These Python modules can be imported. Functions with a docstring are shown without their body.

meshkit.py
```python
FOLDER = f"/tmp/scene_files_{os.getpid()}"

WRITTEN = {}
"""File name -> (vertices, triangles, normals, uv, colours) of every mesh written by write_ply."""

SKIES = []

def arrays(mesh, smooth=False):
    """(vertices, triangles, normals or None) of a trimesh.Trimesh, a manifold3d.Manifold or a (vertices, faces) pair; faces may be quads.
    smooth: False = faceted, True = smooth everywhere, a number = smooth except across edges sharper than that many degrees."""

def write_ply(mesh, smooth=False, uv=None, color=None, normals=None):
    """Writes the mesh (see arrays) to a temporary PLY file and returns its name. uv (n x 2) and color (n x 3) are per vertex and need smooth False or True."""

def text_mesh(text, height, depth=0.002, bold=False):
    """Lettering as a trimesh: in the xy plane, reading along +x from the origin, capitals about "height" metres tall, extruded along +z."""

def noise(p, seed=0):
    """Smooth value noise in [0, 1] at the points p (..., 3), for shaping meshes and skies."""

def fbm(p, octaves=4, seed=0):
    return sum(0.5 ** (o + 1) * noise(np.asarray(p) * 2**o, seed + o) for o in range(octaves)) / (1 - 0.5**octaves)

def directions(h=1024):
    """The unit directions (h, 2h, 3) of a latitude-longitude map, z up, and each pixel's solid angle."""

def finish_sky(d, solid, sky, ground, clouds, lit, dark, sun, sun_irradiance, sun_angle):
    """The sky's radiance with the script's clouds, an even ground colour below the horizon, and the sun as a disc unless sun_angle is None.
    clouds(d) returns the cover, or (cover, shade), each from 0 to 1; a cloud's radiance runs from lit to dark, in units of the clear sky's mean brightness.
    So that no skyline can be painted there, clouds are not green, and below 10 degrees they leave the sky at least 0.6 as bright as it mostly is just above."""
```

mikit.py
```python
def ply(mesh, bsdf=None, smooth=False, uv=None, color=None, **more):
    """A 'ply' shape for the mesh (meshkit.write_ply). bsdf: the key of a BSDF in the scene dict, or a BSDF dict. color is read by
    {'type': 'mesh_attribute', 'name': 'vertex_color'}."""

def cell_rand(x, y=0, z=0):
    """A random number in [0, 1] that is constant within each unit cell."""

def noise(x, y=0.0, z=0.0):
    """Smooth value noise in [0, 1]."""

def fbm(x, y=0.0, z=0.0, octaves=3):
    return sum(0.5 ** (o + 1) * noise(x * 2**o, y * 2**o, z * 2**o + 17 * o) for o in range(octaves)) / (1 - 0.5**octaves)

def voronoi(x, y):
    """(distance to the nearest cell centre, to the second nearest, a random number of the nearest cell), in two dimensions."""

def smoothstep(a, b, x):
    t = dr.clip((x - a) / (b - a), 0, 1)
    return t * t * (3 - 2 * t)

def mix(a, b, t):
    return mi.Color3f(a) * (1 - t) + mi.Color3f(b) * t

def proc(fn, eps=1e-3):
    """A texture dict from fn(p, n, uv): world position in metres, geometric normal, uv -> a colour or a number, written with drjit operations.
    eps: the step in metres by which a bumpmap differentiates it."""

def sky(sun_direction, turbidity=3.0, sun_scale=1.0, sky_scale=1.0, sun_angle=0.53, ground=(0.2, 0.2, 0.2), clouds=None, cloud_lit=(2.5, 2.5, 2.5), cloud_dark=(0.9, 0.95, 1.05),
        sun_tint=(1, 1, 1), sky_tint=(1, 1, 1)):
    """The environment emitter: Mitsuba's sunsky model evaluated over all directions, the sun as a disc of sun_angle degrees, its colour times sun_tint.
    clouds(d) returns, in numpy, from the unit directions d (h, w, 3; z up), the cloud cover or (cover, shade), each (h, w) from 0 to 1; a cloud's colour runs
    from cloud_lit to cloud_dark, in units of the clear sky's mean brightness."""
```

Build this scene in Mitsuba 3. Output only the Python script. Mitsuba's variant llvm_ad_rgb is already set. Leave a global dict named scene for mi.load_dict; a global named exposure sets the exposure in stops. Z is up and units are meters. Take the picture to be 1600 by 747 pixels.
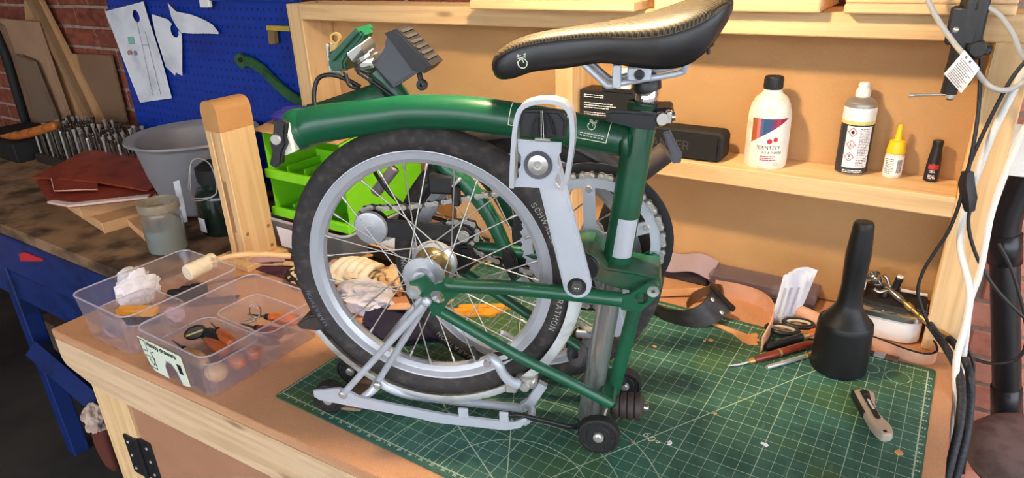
import math, random, numpy as np, trimesh, mitsuba as mi, drjit as dr, mikit, meshkit
from manifold3d import Manifold, CrossSection
from shapely.geometry import Polygon, LineString, Point
from shapely.ops import unary_union
from mikit import noise, fbm, voronoi, cell_rand, smoothstep, mix
T = mi.ScalarTransform4f
rnd = random.Random(7); rng = np.random.default_rng(7)
scene, labels, seen = {}, {}, set()
A = np.array

# ---- camera, daylight, exposure -------------------------------------------------------------------------------------------
EYE, FWD, UP = A([.8336, -.5435, .6552]), A([-.5136, .76047, -.39737]), A([-.18991, .35089, .91696])
scene['camera'] = {'type': 'perspective', 'fov': 74.632, 'fov_axis': 'x', 'near_clip': .02, 'far_clip': 50.,
                   'to_world': T().look_at(origin=EYE.tolist(), target=(EYE + FWD).tolist(), up=UP.tolist())}
exposure = 4.2
scene['sky'] = mikit.sky((-.5, -.6, .62), turbidity=3, sun_scale=0.0, sky_scale=2.15, ground=(.25, .24, .22),
                         clouds=lambda d: np.full(d.shape[:2], .8), cloud_lit=(1.1, 1.1, 1.12), cloud_dark=(1, 1, 1))
LAMP_POWER = 3.7      # radiance of the bench lamp

# ---- helpers --------------------------------------------------------------------------------------------------------------
def num(key):
    k, i = key, 1
    while k in seen:
        k = f'{key}_{i:03d}'; i += 1
    seen.add(k); return k
def thing(name, label, cat, group=None):
    k = num(name); labels[k] = {'label': label, 'category': cat}
    if group: labels[k]['group'] = group
    return k
def put(key, mesh, mat, smooth=35, label=None, kind=None, **kw):
    if key not in seen: seen.add(key)
    scene[key] = mikit.ply(mesh, mat, smooth=smooth, **kw)
    if label or kind: labels[key] = {**labels.get(key, {}), **({'label': label} if label else {}), **({'kind': kind} if kind else {})}
    return key
def part(parent, name, mesh, mat, smooth=35, label=None, **kw):
    return put(num(parent + '__' + name), mesh, mat, smooth, label, **kw)
def one(name, mesh, mat, label, cat, smooth=35, group=None, **kw):
    return put(thing(name, label, cat, group), mesh, mat, smooth, **kw)
def struct(name, mesh, mat, smooth=False):
    labels[name] = {'kind': 'structure'}; return put(name, mesh, mat, smooth)
def cat(ms): return trimesh.util.concatenate([m for m in ms if m is not None])
def tm(m):
    q = m.to_mesh(); return trimesh.Trimesh(q.vert_properties[:, :3], q.tri_verts, process=False)
def unit(v): v = np.asarray(v, float); return v / np.linalg.norm(v)
def frame(o, x, y=None, z=None):
    """4 x 4 matrix with origin o and axes made from x and y (or z)."""
    x = unit(x)
    if z is None: z = unit(np.cross(x, y)); y = np.cross(z, x)
    else: z = unit(z); x = unit(x - z * (x @ z)); y = np.cross(z, x)
    m = np.eye(4); m[:3, :4] = np.c_[x, y, z, o]; return m
def rotz(a, o=(0, 0, 0)):
    c, s = math.cos(a), math.sin(a); return frame(o, (c, s, 0), (-s, c, 0))
def tf(mesh, m):
    mesh = mesh.copy(); mesh.apply_transform(m); return mesh
def box(c, s, ch=.001, m=None):
    """Chamfered box at c of size s."""
    h = A(s) / 2; ch = min(ch, h.min() * .45); P = []
    for sx in (-1, 1):
        for sy in (-1, 1):
            for sz in (-1, 1):
                for k in range(3):
                    o = h - ch; o[k] = h[k]; P.append(o * (sx, sy, sz))
    b = trimesh.convex.convex_hull(A(P)); b.apply_translation(c)
    return tf(b, m) if m is not None else b
def bx(a, b, ch=.001): a, b = A(a), A(b); return box((a + b) / 2, np.abs(b - a), ch)
def rbox(c, s, r, n=16):
    """Box with rounded vertical edges and softened rims."""
    q = Polygon([(-s[0]/2 + r, -s[1]/2 + r), (s[0]/2 - r, -s[1]/2 + r), (s[0]/2 - r, s[1]/2 - r), (-s[0]/2 + r, s[1]/2 - r)]).buffer(r, n)
    e = min(.12 * s[2], .004, r * .6); P = []
    for z, d in ((-s[2]/2, e), (-s[2]/2 + e, 0), (s[2]/2 - e, 0), (s[2]/2, e)):
        P += [(x, y, z) for x, y in q.buffer(-d).exterior.coords]
    b = trimesh.convex.convex_hull(A(P)); b.apply_translation(c); return b
def frames(P, up=None):
    P = np.asarray(P, float)
    t = np.gradient(P, axis=0); t /= np.linalg.norm(t, axis=1, keepdims=True) + 1e-12
    a = np.cross(t[0], (0, 0, 1) if abs(t[0][2]) < .9 else (1, 0, 0)) if up is None else np.cross(t[0], np.cross(up, t[0]))
    a = unit(a); Na = []
    for i in range(len(P)):
        a = np.asarray(up, float) - t[i] * (t[i] @ up) if up is not None else a - t[i] * (a @ t[i])
        a = unit(a); Na.append(a)
    Na = A(Na); return t, Na, np.cross(t, Na)
def smooth_path(P, n=8):
    """Catmull-Rom through the points."""
    P = np.asarray(P, float)
    if len(P) < 3: return P
    Q = np.vstack([2 * P[0] - P[1], P, 2 * P[-1] - P[-2]]); out = []
    for i in range(1, len(Q) - 2):
        for t in np.linspace(0, 1, n, endpoint=False):
            p0, p1, p2, p3 = Q[i-1:i+3]
            out.append(.5 * (2*p1 + (p2-p0)*t + (2*p0-5*p1+4*p2-p3)*t*t + (3*p1-p0-3*p2+p3)*t**3))
    return A(out + [P[-1]])
def sweep(P, sec, up=None, closed=False):
    """Sweep the closed 2-D section(s) along P; sec is (k,2) or (n,k,2)."""
    P = np.asarray(P, float); t, a, b = frames(P, up); n = len(P)
    sec = np.asarray(sec, float); sec = np.broadcast_to(sec, (n,) + sec.shape[-2:]); k = sec.shape[1]
    V = P[:, None] + sec[..., :1] * a[:, None] + sec[..., 1:] * b[:, None]
    i, j = np.meshgrid(np.arange(n if closed else n - 1), np.arange(k), indexing='ij'); i2 = (i + 1) % n; j2 = (j + 1) % k
    q = np.stack([i*k + j, i*k + j2, i2*k + j2, i2*k + j], -1).reshape(-1, 4)
    F = [q[:, [0, 1, 2]], q[:, [0, 2, 3]]]; V = V.reshape(-1, 3)
    if not closed:
        c = len(V); V = np.vstack([V, V[:k].mean(0), V[-k:].mean(0)]); J = np.arange(k); e = (n - 1) * k
        F += [np.stack([J*0 + c, (J + 1) % k, J], 1), np.stack([J*0 + c + 1, e + J, e + (J + 1) % k], 1)]
    m = trimesh.Trimesh(V, np.vstack(F), process=False)
    if m.volume < 0: m.invert()
    return m
def circ(r, n=12, ry=None):
    a = np.arange(n) * 2 * np.pi / n; return np.c_[r * np.cos(a), (r if ry is None else ry) * np.sin(a)]
def tube(P, r, n=12, s=0, up=None, ry=None):
    """Tube through P; r a number or one per point; s > 0 smooths the path."""
    P = np.asarray(P, float); r = np.broadcast_to(r, (len(P),)).astype(float)
    if s:
        Q = smooth_path(np.c_[P, r], s); P, r = Q[:, :3], Q[:, 3]
    if len(P) == 2: P = np.vstack([P[0], P.mean(0), P[1]]); r = A([r[0], r.mean(), r[1]])
    return sweep(P, r[:, None, None] * circ(1, n, None if ry is None else ry)[None], up)
def lathe(prof, n=28, o=(0, 0, 0), axis=(0, 0, 1), ang=None):
    """Revolve the (r, h) profile about an axis."""
    p = np.asarray(prof, float); a = np.arange(n) * 2 * np.pi / n; k = len(p)
    V = np.stack([p[:, None, 0] * np.cos(a), p[:, None, 0] * np.sin(a), np.broadcast_to(p[:, None, 1], (k, n))], -1).reshape(-1, 3)
    i, j = np.meshgrid(np.arange(k - 1), np.arange(n), indexing='ij'); j2 = (j + 1) % n
    q = np.stack([i*n + j, i*n + j2, (i+1)*n + j2, (i+1)*n + j], -1).reshape(-1, 4)
    m = trimesh.Trimesh(V, np.vstack([q[:, [0, 1, 2]], q[:, [0, 2, 3]]]), process=False)
    m.merge_vertices(); m.update_faces(m.nondegenerate_faces())
    if m.is_watertight and m.volume < 0: m.invert()
    z = unit(axis); x = (1, 0, 0) if abs(z[0]) < .9 else (0, 1, 0)
    return tf(m, frame(o, np.cross(np.cross(z, x), z), z=z))
def cyl(p, q, r, n=16, r2=None, ch=.0006):
    p, q = np.asarray(p, float), np.asarray(q, float); L = np.linalg.norm(q - p); r2 = r if r2 is None else r2
    ch = min(ch, L * .3, r * .5, max(r2 * .5, 1e-5))
    return lathe([(0, 0), (r - ch, 0), (r, ch), (r2, L - ch), (r2 - ch, L), (0, L)], n, p, q - p)
def ring(prof, n=64, o=(0, 0, 0), axis=(0, 0, 1)):
    """Revolve a closed (r, h) profile: rims, tyres, washers."""
    p = list(prof); return lathe(p + [p[0]], n, o, axis)
def ext(poly, d, m=None, holes=()):
    """Extrude a polygon (list of 2-D points or shapely) by d along +z, then place it."""
    q = poly if hasattr(poly, 'geom_type') else Polygon(poly, holes)
    e = cat([trimesh.creation.extrude_polygon(g, d, engine='earcut') for g in getattr(q.buffer(0), 'geoms', [q.buffer(0)])])
    return tf(e, m) if m is not None else e
def cext(poly, d, ch=.0008, m=None):
    """Extrude with softened rims (hole-free polygon)."""
    q = poly if hasattr(poly, 'geom_type') else Polygon(poly)
    q = q.buffer(0); e = cat([ext(q.buffer(-ch), d), ext(q, d - 2 * ch, frame((0, 0, ch), (1, 0, 0), (0, 1, 0)))])
    return tf(e, m) if m is not None else e
def sheet(G, th=.0006):
    """A grid of points (n, m, 3) as a sheet of thickness th."""
    G = np.asarray(G, float); n, m = G.shape[:2]
    du, dv = np.gradient(G, axis=0), np.gradient(G, axis=1); N = np.cross(du, dv); N /= np.linalg.norm(N, axis=2, keepdims=True) + 1e-12
    V = np.vstack([(G + N * th / 2).reshape(-1, 3), (G - N * th / 2).reshape(-1, 3)]); s = n * m
    i, j = np.meshgrid(np.arange(n - 1), np.arange(m - 1), indexing='ij'); q = np.stack([i*m + j, (i+1)*m + j, (i+1)*m + j + 1, i*m + j + 1], -1).reshape(-1, 4)
    loop = [(0, k) for k in range(m)] + [(k, m - 1) for k in range(1, n)] + [(n - 1, k) for k in range(m - 2, -1, -1)] + [(k, 0) for k in range(n - 2, 0, -1)]
    L = A([a * m + b for a, b in loop]); L2 = np.roll(L, -1)
    q = np.vstack([q, q[:, ::-1] + s, np.stack([L, L2, L2 + s, L + s], 1)])
    t = trimesh.Trimesh(V, np.vstack([q[:, [0, 1, 2]], q[:, [0, 2, 3]]]), process=False); t.fix_normals(); return t
def strip(P, w, up, th=.002, s=6, lean=None):
    """A flexible strip: centre line P (bottom edge), width vector up * w."""
    Q = smooth_path(P, s); up = np.broadcast_to(np.asarray(up, float), Q.shape); w = np.broadcast_to(w, (len(Q),))
    return sheet(np.stack([Q, Q + up * w[:, None]], 1), th)
def lump(c, s, seed=0, amp=.25, freq=2.2, sub=3, rot=0):
    """A crumpled blob of half sizes s."""
    m = trimesh.creation.icosphere(sub); v = m.vertices
    v = v * (1 + amp * 2 * (meshkit.fbm(v * freq + seed * 7.3, 3, seed)[:, None] - .5)); v = v * A(s); m.vertices = v
    return tf(m, rotz(rot, c))
def text(t, h, o, x, y, depth=.0004, bold=False, center=False):
    m = meshkit.text_mesh(t, h, depth, bold)
    if center: m.apply_translation((-m.bounds.mean(0)[0], 0, 0))
    return tf(m, frame(o, x, y))
def wrap(mesh, p, q, r, a0=0, ref=(0, 0, 1)):
    """Wrap a flat mesh (x along p->q, y around, z outward) on a cylinder."""
    m = mesh.copy()
    if len(m.faces) < 4000: m = m.subdivide_to_size(.004)
    p, q = np.asarray(p, float), np.asarray(q, float); d = unit(q - p); u = unit(np.asarray(ref) - d * np.dot(d, ref)); w = np.cross(u, d)
    v = m.vertices; a = a0 + v[:, 1] / r; R = r + v[:, 2]
    m.vertices = p + v[:, :1] * d + (R * np.cos(a))[:, None] * w + (R * np.sin(a))[:, None] * u
    return m
# ---- materials ------------------------------------------------------------------------------------------------------------
def lin(c):
    if isinstance(c, str): c = [int(c[i:i+2], 16) / 255 for i in (0, 2, 4)]
    return [((x + .055) / 1.055) ** 2.4 if x > .04045 else x / 12.92 for x in c]
def mat(name, c, rough=.5, metal=0, two=True, **kw):
    col = {'type': 'rgb', 'value': lin(c)} if isinstance(c, (str, tuple, list)) else mikit.proc(c)
    b = {'type': 'principled', 'base_color': col, 'roughness': rough, 'metallic': float(metal), **kw}
    scene['mat_' + name] = {'type': 'twosided', 'b': b} if two else b
    return 'mat_' + name
def wood(a, light, dark, knots=True, f=1.0):
    """Sawn timber with the grain along axis a."""
    L, D, K = lin(light), lin(dark), lin('6e4526')
    def fn(p, n, uv):
        q = [p.x, p.y, p.z]; g = q.pop(a); x, y = q
        warp = noise(g * 3, x * 9, y * 9) * .02
        rings = noise((x + warp) * 130 * f, (y + warp) * 130 * f, g * 2.2)
        fine = noise(x * 600, y * 600, g * 14)
        t = dr.clip(.2 + .55 * smoothstep(.35, .75, rings) * .7 + .3 * (fine - .4) + .35 * (fbm(g * 2.5, x * 12, y * 12) - .5), 0, 1)
        c = mix(L, D, t)
        if knots:
            v = voronoi(g * 3.1 + 1.7, (x + y) * 13 + .37)
            c = mix(c, K, dr.select(v[2] > .72, .6 * (1 - smoothstep(.02, .11, v[0])), 0))
        return c
    return fn
def board(c1, c2, f=1.0):
    a, b = lin(c1), lin(c2)
    def fn(p, n, uv):
        s = noise(p.x * 700 * f, p.y * 700 * f, p.z * 700 * f); l = fbm(p.x * 6, p.y * 6, p.z * 6)
        return mix(a, b, dr.clip(.5 * s + 1.1 * (l - .25), 0, 1))
    return fn
def worn(c1, c2, s=30, lo=.45, hi=.75):
    a, b = lin(c1), lin(c2)
    return lambda p, n, uv: mix(a, b, smoothstep(lo, hi, fbm(p.x * s, p.y * s, p.z * s, 4)))
PINE = [mat('pine_' + 'xyz'[i], wood(i, 'e2bd8c', 'c39a66'), .6) for i in range(3)]
PINEF = mat('pine_fascia', wood(0, 'd8b792', 'b9956d', True), .6)
OLDW = mat('old_bench_wood', worn('8a6a4c', '3c2b1e', 14, .35, .75), .75)
MDF = mat('mdf', board('c79a66', 'b08352'), .7)
MDFT = mat('bench_mdf', board('c9956e', 'b37e59'), .6)
DOOR = mat('door_mdf', board('ab7c5e', '98694c'), .7)
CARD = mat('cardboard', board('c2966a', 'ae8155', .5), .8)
BRICKS = [mat('brick_' + str(i), worn(c, d, 40, .4, .8), .85) for i, (c, d) in enumerate([('84432f', '6b3426'), ('8f4a34', '743a2a'), ('7a3d2d', '94523c')])]
BRICKR = [mat('brick_pale_' + str(i), worn(c, d, 30, .4, .8), .85) for i, (c, d) in enumerate([('d88f78', 'c27862'), ('e09a82', 'cc826a')])]
MORTAR = mat('mortar', worn('a08a7c', '877263', 50), .9)
CONC = mat('concrete', worn('3a342e', '25211d', 4, .3, .7), .9)
PLASTER = mat('ceiling_board', 'c9c2b8', .9)
GREEN = mat('green_paint', worn('0e4f34', '15462f', 16), .32, 0, specular=.5, clearcoat=.35, clearcoat_gloss=.85)
GREENW = mat('green_paint_dusty', worn('12492f', '4e4a35', 22, .45, .8), .4, 0, clearcoat=.3, clearcoat_gloss=.8)
ALU = mat('aluminium', 'c2c3c7', .33, .6)
ALUP = mat('silver_paint', 'bcbfc6', .36, .3)
RIM = mat('rim_alloy', 'b3b4b9', .34, .4)
CHROME = mat('chrome', 'cfcbc5', .1, .95)
STEEL = mat('steel', 'bdb9b2', .27, .6)
DKSTEEL = mat('worn_steel', worn('6d6a66', '3d3833', 60), .35, .9)
BRASS = mat('brass', 'b8965c', .4, .7)
RUBBER = mat('tyre_rubber', worn('2c2827', '453c38', 90, .45, .8), .75)
BLACK = mat('black_plastic', '1c1b1d', .42)
MATTE = mat('matte_black', '161414', .7)
DGREY = mat('dark_grey_plastic', '4b4a50', .5)
BROWNB = mat('brown_rubber', '3a2f2b', .6)
POSTM = mat('post_steel', 'b3b0ad', .2, .8)
GUARDM = mat('mudguard_silver', worn('d2d1ce', '8d7d72', 25, .55, .8), .4, .3)
WHITE = mat('white_plastic', 'e8e6e2', .45)
PAPER = mat('paper', 'dcd9dc', .8)
INK = mat('printed_black', '18171a', .6)
INKG = mat('printed_grey', '6d6870', .7)
DECAL = mat('decal_pale', 'c9cbb0', .5)
RED = mat('red_print', 'b8323a', .5)
BLUEP = mat('blue_paint', worn('09255f', '081d4a', 12), .45, 0, clearcoat=.3)
CAST = mat('hub_bronze', 'b39a6a', .3, .9)
# ---- the room -------------------------------------------------------------------------------------------------------------
FZ = -.92
struct('floor', bx((-3.4, -3.2, FZ - .1), (2.6, 1.5, FZ), .0), CONC)
struct('wall_left', bx((-3.5, -3.2, FZ), (-3.4, 1.0, 1.75)), MORTAR)
struct('wall_right', bx((2.5, 1.05, FZ), (2.6, 1.5, 1.75)), MORTAR)
struct('wall_front', bx((-3.5, -3.3, FZ), (-1.7, -3.2, 1.75)), MORTAR)
struct('ceiling', bx((-3.5, -3.3, 1.75), (2.6, 1.5, 1.85)), PLASTER)
BW, BH, BD, MJ = .215, .065, .1, .010
def brick_wall(name, x0, x1, z0, z1, y, mats, skip):
    struct(name, bx((x0, y + .005, z0), (x1, y + .12, z1), 0), MORTAR)
    base = mikit.ply(box((0, 0, 0), (BW, .02, BH), .004), mats[0], smooth=False)
    row, z = 0, z0 + MJ
    while z + BH < z1:
        x = x0 - (row % 2) * (BW + MJ) / 2
        while x < x1 - BW * .4:
            a, b = max(x, x0), min(x + BW, x1)
            if b - a > .03 and not skip(a, b, z, z + BH):
                k = num(name + '__brick'); j = rnd.uniform(-.002, .002)
                scene[k] = {**base, 'bsdf': {'type': 'ref', 'id': rnd.choice(mats)},
                            'to_world': T().translate([(a + b) / 2, y + .011 + j, z + BH / 2]).scale([(b - a) / BW, 1, 1])}
            x += BW + MJ
        z += BH + MJ; row += 1
brick_wall('wall_back', -3.4, .75, FZ, 1.75, .80, BRICKS, lambda a, b, z0, z1: a > -1.62 and b < .93 and z1 < .5 or z1 < -.2 or z1 > 1.0)
brick_wall('wall_back_right', .75, 2.5, FZ, 1.75, 1.25, BRICKR, lambda a, b, z0, z1: z1 < -.75 or z1 > .9 or a > 2.0)
struct('trim_1', bx((.72, .80, FZ), (.76, 1.3, 1.75)), MORTAR)
# ---- the workbench --------------------------------------------------------------------------------------------------------
wb = thing('workbench', 'timber workbench with an orange-brown board top and a pale timber front rail', 'workbench')
FB = frame((-.577, -.094, 0), (1.497, .063, 0), (-.063, 1.497, 0))       # along the front edge
part(wb, 'worktop', cext([(-.577, -.094), (.916, -.031), (.916, .77), (-.6, .77)], .018, .001, frame((0, 0, -.021), (1, 0, 0), (0, 1, 0))), MDFT, False)
part(wb, 'front_rail', cext([(0, -.021), (1.49, -.021), (1.49, -.112), (.115, -.112), (.012, -.085), (0, -.07)], .042, .002, FB @ frame((0, .042, 0), (1, 0, 0), (0, 0, 1))), PINEF, False, label='pale front rail with a cut-back left end')
for x in (.075, 1.38): part(wb, 'leg', tf(bx((x, .006, FZ), (x + .115, .05, -.112), .002), FB), PINE[2], False)
for x in (0.0, 1.38): part(wb, 'leg', tf(bx((x, .75, FZ), (x + .09, .80, -.021), .002), FB), PINE[2], False)
dr_ = part(wb, 'door', tf(bx((.194, .012, FZ + .06), (.78, .030, -.116), .001), FB), DOOR, False, label='brown board door below the worktop')
part(wb, 'door', tf(bx((.785, .012, FZ + .06), (1.375, .030, -.116), .001), FB), DOOR, False)
hm = [bx((.148, .001, -.30), (.186, .006, -.205), .001), bx((.190, .007, -.30), (.226, .012, -.205), .001), cyl((.188, .004, -.302), (.188, .004, -.203), .005, 10)]
part(wb + '__door', 'hinge', tf(cat(hm), FB), BLACK, label='black butt hinge')
for z in (-.22, -.253, -.286):
    for x, y in ((.16, .0), (.213, .006)): part(wb + '__door', 'screw', tf(lathe([(0, 0), (.0035, 0), (.0025, .0015), (0, .002)], 10, (x, y + .001, z), (0, -1, 0)), FB), STEEL)
part(wb, 'side_panel', tf(bx((.01, .05, -.55), (.028, .75, -.112), .001), FB), DOOR, False)

# ---- the shelf unit at the back -------------------------------------------------------------------------------------------
su = thing('shelf_unit', 'pale timber shelf unit with a brown board back standing along the bench', 'shelf unit')
SY = .655
part(su, 'back_panel', bx((-.645, .755, .0), (.914, .767, .545), .0005), MDF, False)
part(su, 'post', bx((-.645, SY, -.003), (-.592, .755, .545), .002), PINE[2], False)
part(su, 'post', bx((.138, SY + .01, -.003), (.178, .755, .507), .002), PINE[2], False)
part(su, 'post', bx((.864, SY, -.003), (.914, .755, .507), .002), PINE[2], False)
part(su, 'top_rail', bx((-.592, SY, .507), (.914, .755, .545), .002), PINE[0], False)
part(su, 'shelf', bx((.178, SY, .238), (.864, .755, .272), .002), PINE[0], False)
k1 = thing('pine_board', 'pale pine board lying on the top rail, long one left of the gap', 'board'); put(k1, bx((-.02, .60, .5455), (.335, .79, .562), .002), PINE[0], False)
k1 = thing('pine_board', 'bright yellow pine board on the top rail behind the saddle', 'board'); put(k1, bx((.36, .63, .5455), (.631, .80, .575), .002), PINE[0], False)
k1 = thing('pine_board', 'two-layer pine board on the top rail left of the lamp arm', 'board'); put(k1, cat([bx((.665, .63, .5455), (.880, .80, .560), .002), bx((.665, .633, .5605), (.880, .80, .586), .002)]), PINE[0], False)

# ---- the cutting mat ------------------------------------------------------------------------------------------------------
gA, gB, gL, gD = lin('335f50'), lin('264f42'), lin('9db096'), lin('b0c0a4')
def mat_fn(p, n, uv):
    x, y = p.x, p.y
    inside = (x > 0) & (x < .88) & (y > 0) & (y < .58)
    fx, fy = dr.abs(x / .02 - dr.round(x / .02)) * .02, dr.abs(y / .02 - dr.round(y / .02)) * .02
    bxx, byy = dr.abs(x / .1 - dr.round(x / .1)) * .1, dr.abs(y / .1 - dr.round(y / .1)) * .1
    l = dr.maximum(1 - smoothstep(.00018, .00055, dr.minimum(fx, fy)), 1 - smoothstep(.0004, .0009, dr.minimum(bxx, byy))) * .8
    for cx, cy, r in ((.84, .54, .0175), (.80, .545, .013), (.762, .55, .009)):
        d = dr.hypot(x - cx, y - cy); l = dr.select(d < r, 0, l); l = dr.maximum(l, 1 - smoothstep(.0003, .0008, dr.abs(d - r)))
    d = dr.hypot(x - .44, y)
    for r in (.11, .153, .207): l = dr.maximum(l, .9 * (1 - smoothstep(.0004, .001, dr.abs(d - r))))
    for a in (60, 120, 150, 30):
        c, s = math.cos(math.radians(a)), math.sin(math.radians(a)); t = (x - .44) * c + y * s
        l = dr.maximum(l, dr.select(t > .02, .95 * (1 - smoothstep(.0005, .0011, dr.abs((x - .44) * s - y * c))), 0))
    l = dr.select(inside, l, 0)
    ex, ey = dr.minimum(dr.abs(x), dr.abs(x - .88)), dr.minimum(dr.abs(y), dr.abs(y - .58))
    e = dr.select((y > -.001) & (y < .581), ex, 1); e = dr.minimum(e, dr.select((x > -.001) & (x < .881), ey, 1))
    l = dr.maximum(l, 1 - smoothstep(.0007, .0013, e))
    tx, ty = dr.abs(x / .01 - dr.round(x / .01)) * .01, dr.abs(y / .01 - dr.round(y / .01)) * .01
    tick = ((ey < .0045) & (tx < .0006) & (x > 0) & (x < .88)) | ((ex < .0045) & (ty < .0006) & (y > 0) & (y < .58))
    l = dr.maximum(l, dr.select(tick, .8, 0))
    stain = fbm(x * 22, y * 22, 0.5)
    g = mix(gA, gB, smoothstep(.35, .65, stain)); g = mix(g, lin('3f5a2c'), .55 * smoothstep(.62, .8, noise(x * 14 + 3, y * 14)))
    scr = smoothstep(.82, .9, noise(x * 160, y * 26, 3)) * smoothstep(.6, .75, noise(x * 9, y * 9, 8))
    return mix(mix(g, lin('4c7a66'), .35 * scr), mix(gL, gD, noise(x * 40, y * 40)), l * (1 - .35 * stain))
MATM = mat('cutting_mat_print', mat_fn, .55)
cm = thing('cutting_mat', 'large green self-healing cutting mat with a printed pale grid under the bicycle', 'cutting mat')
q = Polygon([(-.004, -.012), (.890, -.012), (.890, .592), (-.004, .592)]).buffer(-.006).buffer(.006, 8)
put(cm, cext(q, .003, .0006, frame((0, 0, -.003), (1, 0, 0), (0, 1, 0))), MATM, False)
def matnum(s, h, x, y, dx=(1, 0, 0), dy=(0, 1, 0)): return text(s, h, (x, y, .0001), dx, dy, .00015, False, True)
nums = [matnum(str(2 * i), .0042, .02 * i, -.0065) for i in range(0, 45)] + [matnum(str(2 * i), .0038, .8845, .02 * i - .002) for i in range(1, 29)]
part(cm, 'scale_numbers', cat(nums), DECAL, False, kind='stuff')
c, s = math.cos(math.radians(60)), math.sin(math.radians(60))
part(cm, 'angle_number', matnum('60°', .012, .556, .196, (s, -c, 0), (c, s, 0)), DECAL, False)
c, s = math.cos(math.radians(150)), math.sin(math.radians(150))
part(cm, 'angle_number', matnum('150°', .011, .262, .119, (s, -c, 0), (c, s, 0)), DECAL, False)
# ---- the lamps ------------------------------------------------------------------------------------------------------------
LH = A([.36, .21, .84])
la = thing('bench_lamp', 'black sprung-arm bench lamp clamped to the top rail at its right end', 'lamp')
scene[num(la + '__bulb')] = {**mikit.ply(lathe([(0, -.012), (.03, -.01), (.036, 0), (.03, .012), (0, .014)], 24, LH), MATTE, smooth=True), 'emitter': {'type': 'area', 'radiance': {'type': 'rgb', 'value': [LAMP_POWER * 12, LAMP_POWER * 9.2, LAMP_POWER * 5.8]}}}
part(la, 'shade', lathe([(.085, -.02), (.075, .03), (.04, .06), (.02, .075), (.018, .074), (.038, .058), (.073, .029), (.083, -.02), (.085, -.02)], 32, LH), BLACK)
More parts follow.
